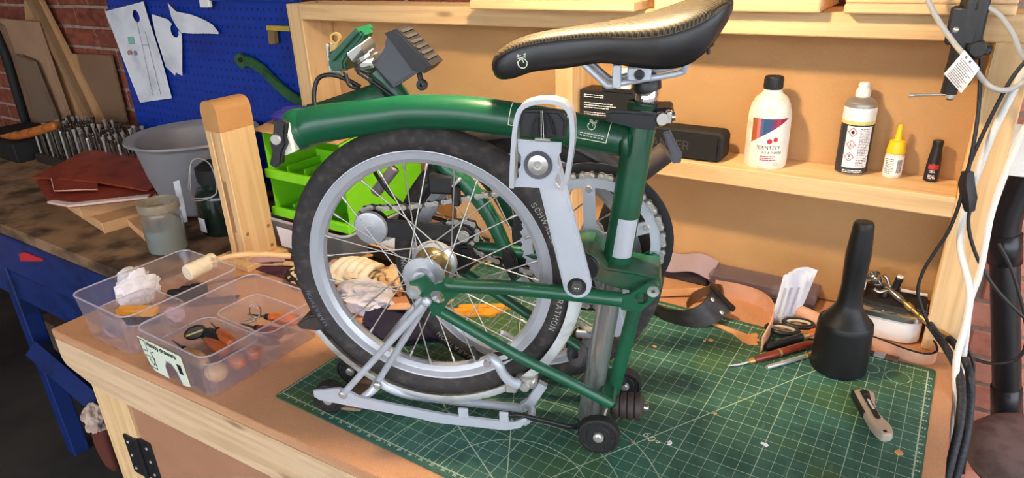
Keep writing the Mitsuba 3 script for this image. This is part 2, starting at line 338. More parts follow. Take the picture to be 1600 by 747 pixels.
# ---- the folded bicycle ---------------------------------------------------------------------------------------------------
# Built in its own frame: u along the bicycle (its rear to the right), v across (positive away from its near side), z up.
BY = math.radians(21.9)
BK = frame((.253, .1047, 0), (math.cos(BY), math.sin(BY), 0), (-math.sin(BY), math.cos(BY), 0))
bk = thing('folding_bicycle', 'dark green folding bicycle folded up and standing on the cutting mat', 'bicycle')
def bp(path, mesh, m, smooth=35, label=None, **kw):
    return put(num(bk + '__' + path), tf(mesh, BK), m, smooth, label, **kw)
def uv(L, v): return [(a, v, b) for a, b in L]
def uvext(L, v0, v1, holes=(), ch=.0008):
    """Polygon in (u, z), extruded from v0 to v1."""
    m = frame((0, v1, 0), (1, 0, 0), (0, 0, 1))
    return ext(L, v1 - v0, m, holes) if holes else cext(L, v1 - v0, ch, m)
def disc(u, z, v0, v1, r, n=28): return cyl((u, v0, z), (u, v1, z), r, n)

# main tube, seat tube, bottom bracket
MT = [(-.166, .4405), (-.13, .449), (-.09, .4552), (-.045, .461), (-.004, .4655), (.06, .465), (.115, .4592), (.17, .4515), (.2238, .4422), (.275, .4325)]
bp('main_tube', tube(uv(MT, 0), [.0262, .0255, .0238, .0228, .0222, .0218, .0218, .0216, .0215, .0215], 28, 5), GREEN, True, label='long curved green main tube')
bp('hinge', cat([tube(uv([(-.1755, .4385), (-.165, .4407), (-.155, .4432)], 0), [.0272, .0285, .0262], 28, 3)]), GREEN, 40)
bp('hinge__clamp_plate', uvext([(-.171, .458), (-.165, .455), (-.160, .419), (-.179, .412), (-.174, .43)], -.036, -.020), mat('clamp_plate', 'd9d2c2', .4), label='pale hinge clamp plate')
kn = [(-.176, .459), (-.166, .462), (-.162, .458), (-.167, .44), (-.166, .432), (-.174, .42), (-.178, .406), (-.187, .4), (-.193, .404), (-.186, .42), (-.187, .434), (-.18, .445)]
bp('hinge__clamp_lever', uvext(Polygon(kn).buffer(.0015), -.044, -.032, ch=.0025), BLACK, 50, label='black hinge clamp lever')
bp('hinge__clamp_bolt', disc(-.1765, .4385, -.048, -.042, .007, 18), STEEL)
bp('seat_tube', tube([(.2895, 0, .476), (.2618, 0, .262)], .0188, 28), GREEN, True)
bp('gusset', tube(uv([(.262, .432), (.2745, .4325)], 0), [.0218, .024], 24), GREEN, True)
bp('bottom_bracket', cat([cyl((.222, -.036, .273), (.222, .036, .273), .0215, 24),
    uvext([(.205, .283), (.232, .296), (.252, .272), (.288, .268), (.318, .262), (.322, .246), (.3, .238), (.262, .244), (.232, .254), (.212, .258)], -.033, .033, ch=.003)]), GREENW, 40, label='dusty green bottom bracket yoke')
bp('bottom_bracket__cup', cyl((.222, -.042, .2745), (.222, -.035, .2745), .019, 24), BLACK)
bp('seat_tube__sticker', wrap(bx((.006, -.012, 0), (.060, .016, .0003), 0), (.2635, 0, .275), (.2905, 0, .487), .0188, math.pi + .25, ref=(0, 0, 1)), ALUP, True, label='silver sticker low on the seat tube')

# rear frame
def stays(s):
    return cat([tube([(.040, -.061 * s, .2495), (.085, -.0595 * s, .2487), (.128, -.056 * s, .2478), (.20, -.050 * s, .2418), (.272, -.0445 * s, .2345)], .0098, 16, 4)])
bp('chainstay', stays(1), GREEN, True); bp('chainstay', tf(stays(1)  , np.diag([1., -1, 1, 1])), GREEN, True)
dpo = [(.016, .264), (.026, .251), (.041, .257), (.054, .259), (.061, .24), (.048, .23), (.031, .205), (.022, .204), (.016, .223), (.007, .235), (-.004, .239), (-.006, .253), (.004, .258)]
hole = lambda u, z, r: [(u + r * math.cos(t), z + r * math.sin(t)) for t in np.linspace(0, 2 * np.pi, 24, endpoint=False)]
pvp = [(.2655, .2415), (.282, .246), (.3033, .2625), (.314, .2635), (.320, .257), (.318, .247), (.2975, .222), (.2727, .2225)]
for s in (-1, 1):
    v = .0625 * s; bp('dropout', uvext(dpo, min(v, v + .005 * s), max(v, v + .005 * s), holes=[hole(.0305, .2325, .0105)]), GREEN, False)
    v = .046 * s; bp('pivot_plate', uvext(pvp, min(v, v + .005 * s), max(v, v + .005 * s), holes=[hole(.297, .2415, .0085)]), GREEN, False)
    bp('pivot_plate__bolt', ring([(.0025, 0), (.0075, 0), (.0075, .0018), (.0025, .0012)], 20, (.311, v + .005 * s, .2525), (0, s, 0)), STEEL)
bp('pivot_tube', cat([cyl((.311, -.046, .2525), (.311, .046, .2525), .0085, 18), cyl((.297, -.03, .2415), (.297, .03, .2415), .004, 12)]), GREEN)
for s in (-1, 1):
    bp('seatstay', tube([(.026, .0605 * s, .2115), (.125, .055 * s, .1478), (.2, .047 * s, .104), (.262, .040 * s, .0655)], .0075, 14, 3), GREEN, True)
bp('rear_strut', cat([tube([(.2905, 0, .232), (.289, 0, .20), (.2625, 0, .058)], .0098, 18), bx((.246, -.042, .058), (.268, .042, .074), .004)]), GREEN, 40)
susp = [(0, 0), (.013, 0), (.0165, .002)]
for i in range(4): susp += [(.0195, .004 + i * .0105), (.0200, .008 + i * .0105), (.0195, .0115 + i * .0105), (.0172, .0135 + i * .0105)]
susp += [(.012, .048), (0, .048)]
bp('suspension_block', lathe(susp, 28, (.2595, 0, .0345), (1, 0, .02)), BROWNB, 40, label='ribbed brown rubber suspension block')
bp('suspension_block__bolt', cyl((.306, 0, .0353), (.3145, 0, .0355), .0062, 16), CHROME)

# wheels
def wheel(key, c, front=False):
    M = frame(c, (1, 0, 0), z=(0, 1, 0))                             # local z across the wheel
    def w(name, mesh, m, smooth=True, **kw): return bp(key + '__' + name, tf(mesh, M), m, smooth, **kw)
    a = np.linspace(0, 2 * np.pi, 29)[:-1]
    sec = [(.1912 + .0178 * math.cos(t), .0178 * math.sin(t)) for t in a]
    w('tyre', ring(sec, 120), RUBBER)
    rim = [(.1805, -.0112), (.1812, -.0098), (.178, -.008), (.170, -.0075), (.170, .0075), (.178, .008), (.1812, .0098), (.1805, .0112), (.1765, .0118), (.1745, .0109), (.1665, .0109), (.1648, .0102), (.159, .0062), (.1575, 0), (.159, -.0062), (.1648, -.0102), (.1665, -.0109), (.1745, -.0109), (.1765, -.0118)]
    w('rim', ring(rim, 120), RIM, 25)
    if front: hub = [(0, -.05), (.004, -.05), (.0045, -.042), (.010, -.04), (.010, -.033), (.019, -.031), (.019, -.027), (.009, -.024), (.008, 0), (.009, .024), (.019, .027), (.019, .031), (.010, .033), (.010, .04), (.0045, .042), (.004, .05), (0, .05)]; fr = .0165
    else: hub = [(0, -.0715), (.0028, -.0715), (.0028, -.0735), (.0055, -.0735), (.006, -.050), (.0105, -.050), (.0115, -.046), (.0115, -.040), (.0145, -.0395), (.016, -.034), (.0165, -.030), (.0305, -.0285), (.0312, -.027), (.0305, -.0245), (.022, -.021), (.020, -.012), (.021, .004), (.024, .012), (.0305, .016), (.0335, .019), (.0335, .026), (.03, .028), (.016, .031), (.012, .04), (.005, .05), (0, .05)]; fr = .0275
    w('hub', lathe(hub, 40), ALU, 35)
    if not front:
        w('hub_shell', lathe([(.0205, -.011), (.0216, .004), (.0246, .012), (.0308, .0165), (.0308, .0185)], 36), CAST, 35, label='bronze-toned hub shell')
        w('axle_nut', cat([lathe([(.0055, 0), (.0095, 0), (.010, .001), (.010, .0065), (.0085, .0085), (.0055, .0085)], 6, (0, 0, -.0735)), lathe([(.0055, 0), (.0125, 0), (.0125, .002), (.0055, .002)], 20, (0, 0, -.0665))]), STEEL, 30)
    n = 28
    for i in range(n):
        s = -1 if i % 2 else 1; k = i // 2; t = 2 * np.pi * i / n + .07; d = (.95 if k % 2 else -.95)
        h = A([fr * math.cos(t + d), fr * math.sin(t + d), (.0285 if not front else .031) * s * (1 if s < 0 else .75)]); r = A([.160 * math.cos(t), .160 * math.sin(t), .003 * s])
        dd = unit(r - h); w('spoke', cat([tube([h, r - dd * .011], .0011, 6), tube([r - dd * .012, r], [.0019, .0021], 7)]), STEEL)
    return w
ww = wheel('rear_wheel', (0, 0, .24)); wf = wheel('front_wheel', (.12, .095, .211), True)
ww('valve', cat([cyl((.0615, .1450, 0), (.0665, .1565, 0), .0030, 12), cyl((.0535, .1260, 0), (.0617, .1455, 0), .0045, 12)]), BLACK)
TPRINT = mat('tyre_lettering', '98958c', .6)
def tyre_text(w, s, a0, h, front=False, name='tyre_print', m=TPRINT, r0=.1868):
    """Letters set round the near sidewall, outward up, from angle a0 (degrees, screen-wise clockwise)."""
    out, a = [], math.radians(a0)
    for ch in s:
        if ch == ' ': a += .05; continue
        g = meshkit.text_mesh(ch, h, .0005); wd = g.bounds[1][0] - g.bounds[0][0]; a += wd / 2 / r0
        g.apply_translation((-(g.bounds[0][0] + wd / 2), 0, 0)); x = A([-math.sin(a), math.cos(a), 0]); y = A([math.cos(a), math.sin(a), 0])
        z0 = .0178 * math.sqrt(max(0, 1 - ((r0 + h / 2 - .1912) / .0178) ** 2))
        out.append(tf(g, frame((y * r0 - (0, 0, z0 - .0002)), x, y))); a += (wd / 2 + h * .28) / r0
    w(name, cat(out), m, False)
tyre_text(ww, 'SCHWALBE', -36, .0072); tyre_text(ww, 'MARATHON', 2, .0080); tyre_text(ww, 'MARATHON', 150, .007, m=INKG)
tyre_text(wf, 'MARATHON', 118, .0080, True); tyre_text(wf, 'SCHWALBE', 92, .0085, True, m=mat('blue_print', '5f8fc8', .5)); tyre_text(wf, 'MARATHON', 160, .0080, True)
# mudguards
def guard(c, r, t0, t1, v, w, th=.0016, mt=GUARDM, name='mudguard'):
    a = np.radians(np.linspace(t0, t1, 60)); sec = [(-.26, .98), (-.8, .999), (-1, .975), (-1, .966), (-.78, .990), (0, 1.0)]
    prof = [(-1, -.012), (-.86, -.001), (-.4, .004), (0, .005), (.4, .004), (.86, -.001), (1, -.012)]
    G = A([[(c[0] + (r + d) * math.cos(t), c[1] + w * x, c[2] + (r + d) * math.sin(t)) for x, d in prof] for t in a])
    bp(name, sheet(G, th), mt, True)
guard((0, 0, .24), .2145, -150, -2, 0, .0215)
guard((.12, .095, .211), .2145, 40, 118, 0, .021, mt=BLACK)
bp('mudguard_flap', cext(Polygon([(-.218, .139), (-.206, .150), (-.192, .157), (-.170, .159), (-.160, .150), (-.165, .137), (-.19, .131), (-.212, .132)]), .05, .003, frame((0, .035, 0), (1, 0, 0), (0, 0, 1))), BROWNB, 40, label='brown-black rubber mudguard flap')

# cranks, folding pedal
def crank(p, q, v0, v1, r0, r1):
    p, q = A(p), A(q); return uvext(unary_union([Point(p).buffer(r0, 24), Point(q).buffer(r1, 24)]).convex_hull, v0, v1, ch=.003)
bp('crank_arm', crank((.2195, .2755), (.1835, .432), -.094, -.079, .0172, .0150), ALUP, 35, label='silver left crank arm folded upwards')
bp('crank_arm__bolt_ring', ring([(.006, 0), (.0115, 0), (.0115, .0015), (.006, .0005)], 28, (.2195, -.0938, .2755), (0, -1, 0)), BLACK)
bp('crank_arm__bolt', lathe([(0, .001), (.0025, .001), (.003, .003), (.0062, .003), (.0068, 0), (0, -.002)], 20, (.2195, -.094, .2755), (0, -1, 0)), CHROME)
bp('crank_axle', cyl((.2195, -.08, .2755), (.222, .08, .273), .008, 18), STEEL)
bp('crank_arm', crank((.222, .273), (.262, .112), .080, .094, .0165, .0140), ALUP, 35)
plate = [(.157, .464), (.205, .461), (.2045, .45), (.201, .446), (.201, .435), (.2035, .429), (.198, .423), (.198, .416), (.203, .408), (.1515, .409), (.151, .415), (.157, .421), (.156, .429), (.159, .433), (.16, .445), (.1565, .451)]
pd = bk + '__pedal'
bp('pedal', uvext(plate, -.118, -.1145), ALUP, False, label='silver folding pedal folded flat beside the frame')
cage = [(.150, .411), (.152, .437), (.1545, .464), (.159, .490), (.167, .5025), (.186, .5075), (.204, .5055), (.213, .499), (.217, .488), (.2175, .465), (.2135, .436), (.2105, .421), (.2045, .408)]
c2 = smooth_path(A([(a, b, 0) for a, b in cage]), 5)[:, :2]
ln = LineString(c2).buffer(.0026, cap_style=2)
bp('pedal__cage', cext(ln, .022, .0006, frame((0, -.107, 0), (1, 0, 0), (0, 0, 1))), ALU, False, label='bent silver pedal cage')
bp('pedal__bearing_ring', ring([(.0112, 0), (.0158, 0), (.0158, .003), (.0112, .002)], 36, (.1792, -.118, .4358), (0, -1, 0)), DGREY)
bp('pedal__axle_end', lathe([(0, .0005), (.003, .0005), (.0035, .004), (.006, .0045), (.0113, .003), (.0113, 0)], 28, (.1792, -.118, .4358), (0, -1, 0)), STEEL)
bp('pedal__body', uvext([(.161, .468), (.2095, .466), (.211, .486), (.203, .496), (.165, .497), (.160, .486)], -.122, -.108, ch=.003), BLACK, False, label='black plastic pedal body')
for s in (-1, 1): bp('pedal__catch', uvext([(.186 + s * .002, .469), (.186 + s * .014, .470), (.186 + s * .010, .487), (.186 + s * .004, .495)] if s > 0 else [(.184, .495), (.176, .487), (.172, .470), (.184, .469)], -.128, -.122, ch=.002), MATTE, False)
bp('pedal__spring', cat([tube([(.1848, -.129, .466), (.1852, -.129, .498)], .0006, 6), tube([(.1875, -.129, .466), (.1868, -.129, .498)], .0006, 6), tube([(.178, -.128, .467), (.194, -.128, .466)], .0022, 8)]), STEEL)
bp('pedal__axle', cyl((.1792, -.116, .4358), (.1815, -.08, .433), .006, 14), STEEL)

# chainring, chain, tensioner
CC, CV = (.223, .271), .048
t = np.linspace(0, 2 * np.pi, 200, endpoint=False); teeth = [(.0985 + .0022 * math.cos(50 * a)) for a in t]
ringp = Polygon([(CC[0] + r * math.cos(a), CC[1] + r * math.sin(a)) for r, a in zip(teeth, t)], [[(CC[0] + .083 * math.cos(a), CC[1] + .083 * math.sin(a)) for a in t[::4]]])
arms = [LineString([(CC[0], CC[1]), (CC[0] + .088 * math.cos(a), CC[1] + .088 * math.sin(a))]).buffer(.0085) for a in np.radians([20, 92, 164, 236, 308])]
bp('chainring', ext(unary_union([ringp] + arms + [Point(CC).buffer(.024)]), .004, frame((0, CV + .002, 0), (1, 0, 0), (0, 0, 1))), ALUP, False, label='silver chainring with five arms')
bp('chainring__guard', ring([(.099, -.0015), (.114, -.0015), (.1145, 0), (.114, .0015), (.099, .0015)], 72, (CC[0], CV + .011, CC[1]), (0, 1, 0)), MATTE, True, label='black chain guard disc')
for a in np.radians([20, 92, 164, 236, 308]): bp('chainring__bolt', cyl((CC[0] + .081 * math.cos(a), CV - .005, CC[1] + .081 * math.sin(a)), (CC[0] + .081 * math.cos(a), CV + .004, CC[1] + .081 * math.sin(a)), .0045, 12), STEEL)
def arc(c, r, a0, a1, n=24): return [(c[0] + r * math.cos(math.radians(a)), c[1] + r * math.sin(math.radians(a))) for a in np.linspace(a0, a1, n)]
loop = arc(CC, .1, -150, 118, 60) + [(.123, .347), (.065, .336), (.006, .324), (-.043, .315)] + arc((-.0975, .2865), .0265, 75, 285, 14) + [(-.043, .279), (-.011, .286)] + arc((.043, .279), .0185, 105, -75, 12) + [(.04, .258)] + arc((0, .24), .024, 40, -20, 6)[0:0] + [(.09, .235)]
Lp = LineString(loop + [loop[0]]); nl = int(round(Lp.length / .0127))
ou = cat([uvext(unary_union([Point(-.00635, 0).buffer(.0042, 8), Point(.00635, 0).buffer(.0042, 8), LineString([(-.006, 0), (.006, 0)]).buffer(.0031)]), v, v + .001, ch=.0002) for v in (-.0042, .0032)] + [cyl((x, -.0050, 0), (x, .0050, 0), .0021, 8) for x in (-.00635, .00635)])
inn = cat([uvext(unary_union([Point(-.00635, 0).buffer(.0040, 8), Point(.00635, 0).buffer(.0040, 8), LineString([(-.006, 0), (.006, 0)]).buffer(.0029)]), v, v + .001, ch=.0002) for v in (-.0030, .0020)] + [cyl((x, -.002, 0), (x, .002, 0), .0038, 10) for x in (-.00635, .00635)])
for i in range(nl):
    a, b = Lp.interpolate(i / nl, True), Lp.interpolate(((i + 1) % nl) / nl, True); d = (b.x - a.x, 0, b.y - a.y)
    bp('chain__link', tf(ou if i % 2 else inn, frame(((a.x + b.x) / 2, CV, (a.y + b.y) / 2), d, z=(0, 1, 0)) @ np.array([[1, 0, 0, 0], [0, 0, 1, 0], [0, 1, 0, 0], [0, 0, 0, 1.]])), STEEL if i % 2 else DKSTEEL, 40)
bp('chain_tensioner', uvext([(-.0975, .300), (.045, .291), (.054, .283), (.050, .268), (.03, .262), (-.0975, .273), (-.108, .283)], CV - .014, CV - .005, ch=.002), BLACK, False, label='black chain tensioner arm')
bp('chain_tensioner__cover', lathe([(0, .010), (.004, .010), (.0045, .0075), (.020, .0065), (.0245, .0055), (.0255, .003), (.0255, 0), (0, 0)], 40, (-.0965, CV - .0135, .2862), (0, -1, 0)), ALU, 30, label='round silver pulley cover')
bp('chain_tensioner__pulley', ring([(.004, -.004), (.0175, -.0025), (.0175, .0025), (.004, .004)], 30, (.043, CV, .279), (0, 1, 0)), BLACK)
bp('chain_tensioner__pulley', ring([(.004, -.004), (.0225, -.0025), (.0225, .0025), (.004, .004)], 30, (-.0975, CV, .2865), (0, 1, 0)), BLACK)
bp('chain_tensioner__bolt', cat([cyl((.043, CV - .017, .279), (.043, CV, .279), .0062, 16), ring([(.0062, 0), (.009, 0), (.009, .0015), (.0062, .0015)], 20, (.043, CV - .015, .279), (0, -1, 0))]), STEEL)
bp('derailleur_body', cat([uvext([(.0, .258), (.05, .262), (.062, .24), (.04, .215), (.005, .222)], .036, .056, ch=.004), uvext([(-.035, .27), (.03, .27), (.04, .245), (-.01, .235)], .030, .045, ch=.004)]), MATTE, False)
bp('sprocket', ring([(.01, -.002), (.0255, -.001), (.0255, .001), (.01, .002)], 32, (0, .046, .24), (0, 1, 0)), DKSTEEL)

# rear rack under the wheel
nr = [(-.187, .047), (-.145, .0555), (-.131, .0535), (-.112, .0430), (-.066, .0368), (.005, .0280), (.029, .0265), (.109, .0245), (.125, .0258), (.142, .036), (.1435, .0300), (.134, .0170), (.111, .0095), (.003, .0105), (-.021, .0150), (-.075, .0205), (-.115, .0240), (-.178, .031), (-.187, .036)]
bp('rack', cat([uvext(nr, -.0515, -.0455), bx((.041, -.0505, .024), (.0555, -.0465, .0405), .001), bx((.1025, -.0505, .022), (.1160, -.0465, .0405), .001)]), ALUP, False, label='silver rear rack lying flat on the mat')
bp('rack__rail', cat([tube([(-.0885, -.0245, .0560), (-.079, -.021, .0445), (-.055, -.014, .0290), (-.02, -.005, .0190), (.0, -.002, .0160), (.06, -.002, .0148), (.129, -.002, .0140)], .0066, 14, 5), uvext(LineString([(.127, .0145), (.140, .0250), (.160, .0610)]).buffer(.0068, cap_style=2), -.006, .006, ch=.001), tube([(.139, -.049, .026), (.146, -.036, .026), (.145, -.018, .024), (.138, -.004, .021)], .0056, 12, 4)]), ALUP, False)
bp('rack__bracket', cat([bx((-.150, -.044, .0105), (-.118, .04, .0155), .001)]), mat('tan_metal', '8f7a66', .5, .4))
bp('rack__crosspiece', tube([(-.0885, -.0265, .0570), (-.100, -.034, .043), (-.118, -.046, .033)], [.0085, .0065, .006], 12, 3), ALUP, True)
bp('rack__bolt', lathe([(0, .004), (.004, .0038), (.0068, .002), (.007, 0), (0, 0)], 20, (-.1375, -.0515, .0465), (0, -1, 0)), STEEL, True)
bp('rack__bolt', lathe([(0, .004), (.004, .0038), (.0062, .002), (.0065, 0), (0, 0)], 20, (-.0885, -.0350, .0570), (0, -1, 0)), STEEL, True)
bp('rack__stay', tube([(.0165, -.0665, .2265), (.006, -.0665, .215), (-.132, -.0555, .054)], .0050, 12), ALUP, True)
bp('rack__stay', tube([(.0150, -.0665, .2235), (.006, -.060, .210), (-.0885, -.0285, .0600)], .0050, 12), ALUP, True)
bp('rack__stay', tube([(.0165, .0665, .2265), (.006, .0660, .215), (-.125, .0555, .054)], .0050, 12), ALUP, True)
bp('rack__stay_tip', cat([lathe([(0, .006), (.004, .0055), (.007, .003), (.007, -.003), (0, -.003)], 18, (.0155, -.068, .2260), (0, -1, 0))]), ALUP, True)
bp('rack__rail', uvext([(-.187, .044), (-.145, .053), (-.11, .0430), (-.09, .030), (.12, .024), (.12, .010), (-.09, .016), (-.178, .031)], .049, .055), ALUP, False)
def roller(name, u, v, z, r, w, **kw):
    bp(name, ring([(r * .3, -w), (r * .55, -w), (r * .6, -w * .8), (r * .82, -w * .8), (r * .86, -w), (r * .97, -w * .85), (r, -w * .4), (r, w * .4), (r * .97, w * .85), (r * .86, w), (r * .3, w)], 40, (u, v, z), (0, 1, 0)), MATTE, 30, **kw)
    for a in np.linspace(0, 2 * np.pi, 12, endpoint=False):
        bp(name.split('__')[0] + '__roller_rib' if '__' in name else name + '__rib', box((u + r * .71 * math.cos(a), v - w * .72, z + r * .71 * math.sin(a)), (r * .14, w * .5, r * .14), .001), BLACK, False)
    bp(name.split('__')[0] + ('__roller_bolt' if '__' in name else '__bolt'), lathe([(0, w + .004), (.0035, w + .004), (.005, w + .0025), (.0075, w + .002), (.008, -w), (0, -w)], 16, (u, v, z), (0, -1, 0)), STEEL)
roller('rack__roller', -.169, -.034, .0268, .0265, .010); roller('rack__roller', -.166, .044, .0268, .0265, .010)
roller('castor', .2472, -.062, .0295, .0293, .0075); roller('castor', .277, .066, .0268, .0265, .0075)
bp('castor_axle', tube([(.2472, -.06, .0297), (.252, -.045, .052), (.257, -.03, .063)], .0055, 12, 3), DKSTEEL)
bp('castor_axle', tube([(.277, .064, .0268), (.27, .045, .052), (.262, .03, .063)], .0055, 12, 3), DKSTEEL)
bp('rack_cord', cat([tube([(.112, -.046, .0335), (.135, -.048, .0375), (.175, -.049, .0320), (.212, -.045, .0240), (.225, -.02, .0200)], .0030, 10, 6), tube([(.110, -.043, .0290), (.135, -.044, .0320), (.175, -.045, .0265), (.212, -.041, .0195), (.225, -.016, .0150)], .0030, 10, 6)]), BLACK, True, label='black elastic cord between rack and castor')

# brake at the rear wheel
bp('brake', tube([(.086, -.030, .118), (.095, -.040, .126), (.104, -.044, .118), (.110, -.042, .102), (.118, -.038, .088), (.128, -.030, .078)], [.0055, .0066, .0070, .0068, .0072, .0085], 14, 5), ALUP, True, label='silver brake calliper beside the rear wheel')
bp('brake__body', cat([box((.138, -.014, .077), (.03, .028, .020), .004), cyl((.138, -.034, .075), (.138, -.012, .075), .0075, 16), box((.118, -.030, .073), (.018, .012, .018), .003)]), STEEL, 40)
bp('brake__pad', uvext([(.078, .108), (.090, .118), (.115, .122), (.118, .115), (.094, .104)], -.024, -.0125), BLACK, False)
bp('brake__pad_plate', uvext([(.099, .110), (.114, .117), (.112, .124), (.097, .118)], -.0255, -.0245, ch=.0001), WHITE, False)
bp('brake__barrel', cyl((.086, -.041, .115), (.086, -.020, .115), .0052, 14), STEEL)
bp('brake', tube([(.135, .012, .078), (.120, .034, .088), (.105, .040, .112), (.09, .034, .122)], [.007, .006, .005, .0045], 12, 5), ALUP, True)

# seat post, clamp, saddle
bp('seat_post', cat([tube([(.2890, 0, .476), (.2266, 0, .006)], .0159, 28), ]), POSTM, True, label='tall polished steel seat post reaching the mat')
bp('seat_post__top', tube([(.2900, 0, .470), (.2935, 0, .497)], .0132, 28), CHROME, True)
bp('seat_post__bung', cyl((.2268, 0, .0070), (.2264, 0, .0005), .0150, 24), MATTE)
bp('seat_clamp', tube([(.2872, 0, .455), (.2902, 0, .4785)], .0215, 28), GREENW, True, label='green seat clamp')
lv = [(.246, .4765), (.253, .4785), (.278, .4775), (.304, .4755), (.304, .4555), (.290, .456), (.275, .459), (.2475, .4655)]
bp('seat_clamp__lever', uvext(lv, -.040, -.030, ch=.003), BLACK, 50, label='black quick-release lever')
bp('seat_clamp__bolt', cat([cyl((.296, -.026, .466), (.326, -.026, .4695), .0052, 14), lathe([(0, 0), (.008, 0), (.0085, .004), (.007, .008), (0, .008)], 18, (.309, -.030, .4675), (.3, -1, .1)), box((.3185, -.018, .469), (.008, .030, .016), .002)]), CHROME, 40)
bp('seat_clamp__body', bx((.302, -.024, .460), (.324, .018, .478), .003), BLACK, False)
bp('suspension_lever', uvext(Polygon([(.314, .451), (.320, .453), (.328, .436), (.335, .426), (.334, .417), (.327, .4155), (.323, .421), (.323, .428)]).buffer(.0012), -.034, -.024, ch=.002), DGREY, 50, label='small grey dangling lever')
su_ = [.1055, .110, .118, .135, .16, .20, .24, .28, .31, .335, .355, .370, .3775]
zt = [.5270, .5365, .5435, .5530, .5605, .5665, .5715, .5785, .5865, .5945, .6000, .6010, .5960]
zs = [.5230, .5300, .5365, .5450, .5520, .5570, .5600, .5605, .5650, .5730, .5830, .5920, .5940]
zb = [.5195, .5140, .5105, .5125, .5205, .5250, .5315, .5290, .5290, .5350, .5510, .5720, .5860]
wd = [.0020, .0100, .0150, .0195, .0220, .0245, .0330, .0500, .0640, .0700, .0660, .0520, .0380]
S = smooth_path(np.c_[su_, zt, zs, zb, wd][:, :3], 4); S2 = smooth_path(np.c_[su_, zb, wd], 4)
th = np.linspace(0, np.pi, 21); top, skirt = [], []
for (u, a, b), (_, c, w) in zip(S, S2):
    top.append([(u, -w * math.cos(t), b + (a - b) * math.sin(t) ** .8 + .0004) for t in th])
    k = min(1, abs(b - c) / .02); side = []
    for q in np.linspace(0, 1, 7): side.append((u, -w * (1 - .10 * q * q) - .0022 * math.sin(math.pi * q) * k, b + (c - b) * q))
    side += [(u, -w * .75, c + .003), (u, w * .75, c + .003)] + [(u, -y, z) for _, y, z in side[::-1]]
    skirt.append(side)
bsw, bsk = lin('1f1a15'), lin('5f5138')
def weave(p, n, uv):
    a = dr.sin(p.x * 1500 + p.y * 550) * dr.sin(p.y * 1500 - p.x * 550); return mix(bsw, bsk, smoothstep(-.5, .6, a))
SADT = mat('saddle_weave', weave, .5, specular=.35); SADS = mat('saddle_vinyl', '201d1e', .36, specular=.55)
bp('saddle__cover', sheet(A(top), .0015), SADT, True, label='woven black saddle top')
bp('saddle__side', sheet(A(skirt), .0015), SADS, True, label='smooth black vinyl saddle side')
THREAD = mat('saddle_thread', '7d6c52', .7)
for s in (-1, 1):
    bp('saddle__seam', tube([(u, s * w, b + .0003) for (u, a, b), (_, c, w) in zip(S, S2)], .0007, 6), THREAD, True)
    bp('saddle__rail', tube([(.205, .016 * s, .534), (.216, .019 * s, .530), (.243, .0215 * s, .5065), (.251, .022 * s, .5035), (.27, .022 * s, .508), (.325, .025 * s, .5180), (.333, .027 * s, .524), (.3365, .03 * s, .538), (.338, .031 * s, .546)], .0037, 12, 5), ALUP, True)
bp('saddle__clamp', cat([bx((.2695, -.034, .5105), (.2965, -.021, .527), .002), bx((.2695, .021, .5105), (.2965, .034, .527), .002), cyl((.283, -.03, .517), (.283, .03, .517), .008, 16), box((.2575, -.0225, .515), (.010, .010, .026), .001)]), ALUP, 40)
bp('saddle__clamp_bolt', lathe([(0, .001), (.0028, .001), (.003, .004), (.0055, .004), (.006, 0)], 18, (.283, -.034, .5185), (0, -1, 0)), BLACK)
bp('saddle__pillar', cat([tube([(.2932, 0, .4945), (.2920, 0, .501), (.288, 0, .511)], [.0160, .0170, .013], 24), box((.284, 0, .511), (.024, .042, .010), .003)]), BLACK, 40)
bp('saddle__hook', cat([tube([(.355, -.03, .556), (.357, -.03, .540)], .0022, 8), bx((.345, -.034, .548), (.362, -.026, .558), .002)]), BLACK)

# emblem: a little bicycle mark, used on the saddle and the main tube
def emblem(h):
    L = [ring([(.30 * h, 0), (.38 * h, 0), (.38 * h, .0003), (.30 * h, .0003)], 28, (0, .36 * h, 0))]
    for a, b in (((-.33, .98), (.02, .98)), ((-.2, 1.1), (-.2, .75)), ((-.3, .80), (.42, .80)), ((.32, 1.0), (.32, .62)), ((-.36, .62), (-.36, .25)), ((0, .8), (.1, .36)), ((.22, 1.0), (.48, 1.02))):
        L.append(ext(LineString([(a[0] * h, a[1] * h), (b[0] * h, b[1] * h)]).buffer(.035 * h, cap_style=2), .0003))
    return cat(L)
em = emblem(.0155); bp('saddle__emblem', tf(em, frame((.1485, -.0238, .5245), (1, .09, .22), (-.22, 0, 1))), DECAL, False, label='pale bicycle emblem on the saddle nose')
QM = smooth_path(A(uv(MT, 0)), 12); QS = np.r_[0, np.cumsum(np.linalg.norm(np.diff(QM, axis=0), axis=1))]; QS -= np.interp(.115, QM[:, 0], QS)
def wr(m, a0=.60, r=.0219):
    """Lay a flat mark (x along the main tube from u = .115, y up round its near face) on the tube."""
    m = m.subdivide_to_size(.004) if len(m.faces) < 6000 else m.copy(); v = m.vertices; s = v[:, 0]
    c = np.stack([np.interp(s, QS, QM[:, k]) for k in range(3)], 1); d = np.stack([np.interp(s + .002, QS, QM[:, k]) - np.interp(s - .002, QS, QM[:, k]) for k in (0, 2)], 1); d /= np.linalg.norm(d, axis=1, keepdims=True)
    a = a0 + v[:, 1] / r; up = np.stack([-d[:, 1], 0 * s, d[:, 0]], 1); m.vertices = c + (r + v[:, 2])[:, None] * (np.cos(a)[:, None] * A([0, -1, 0]) + np.sin(a)[:, None] * up); return m
bp('main_tube__emblem', wr(tf(emblem(.013), frame((.1125, -.004, 0), (1, 0, 0), (0, 1, 0)))), DECAL, False)
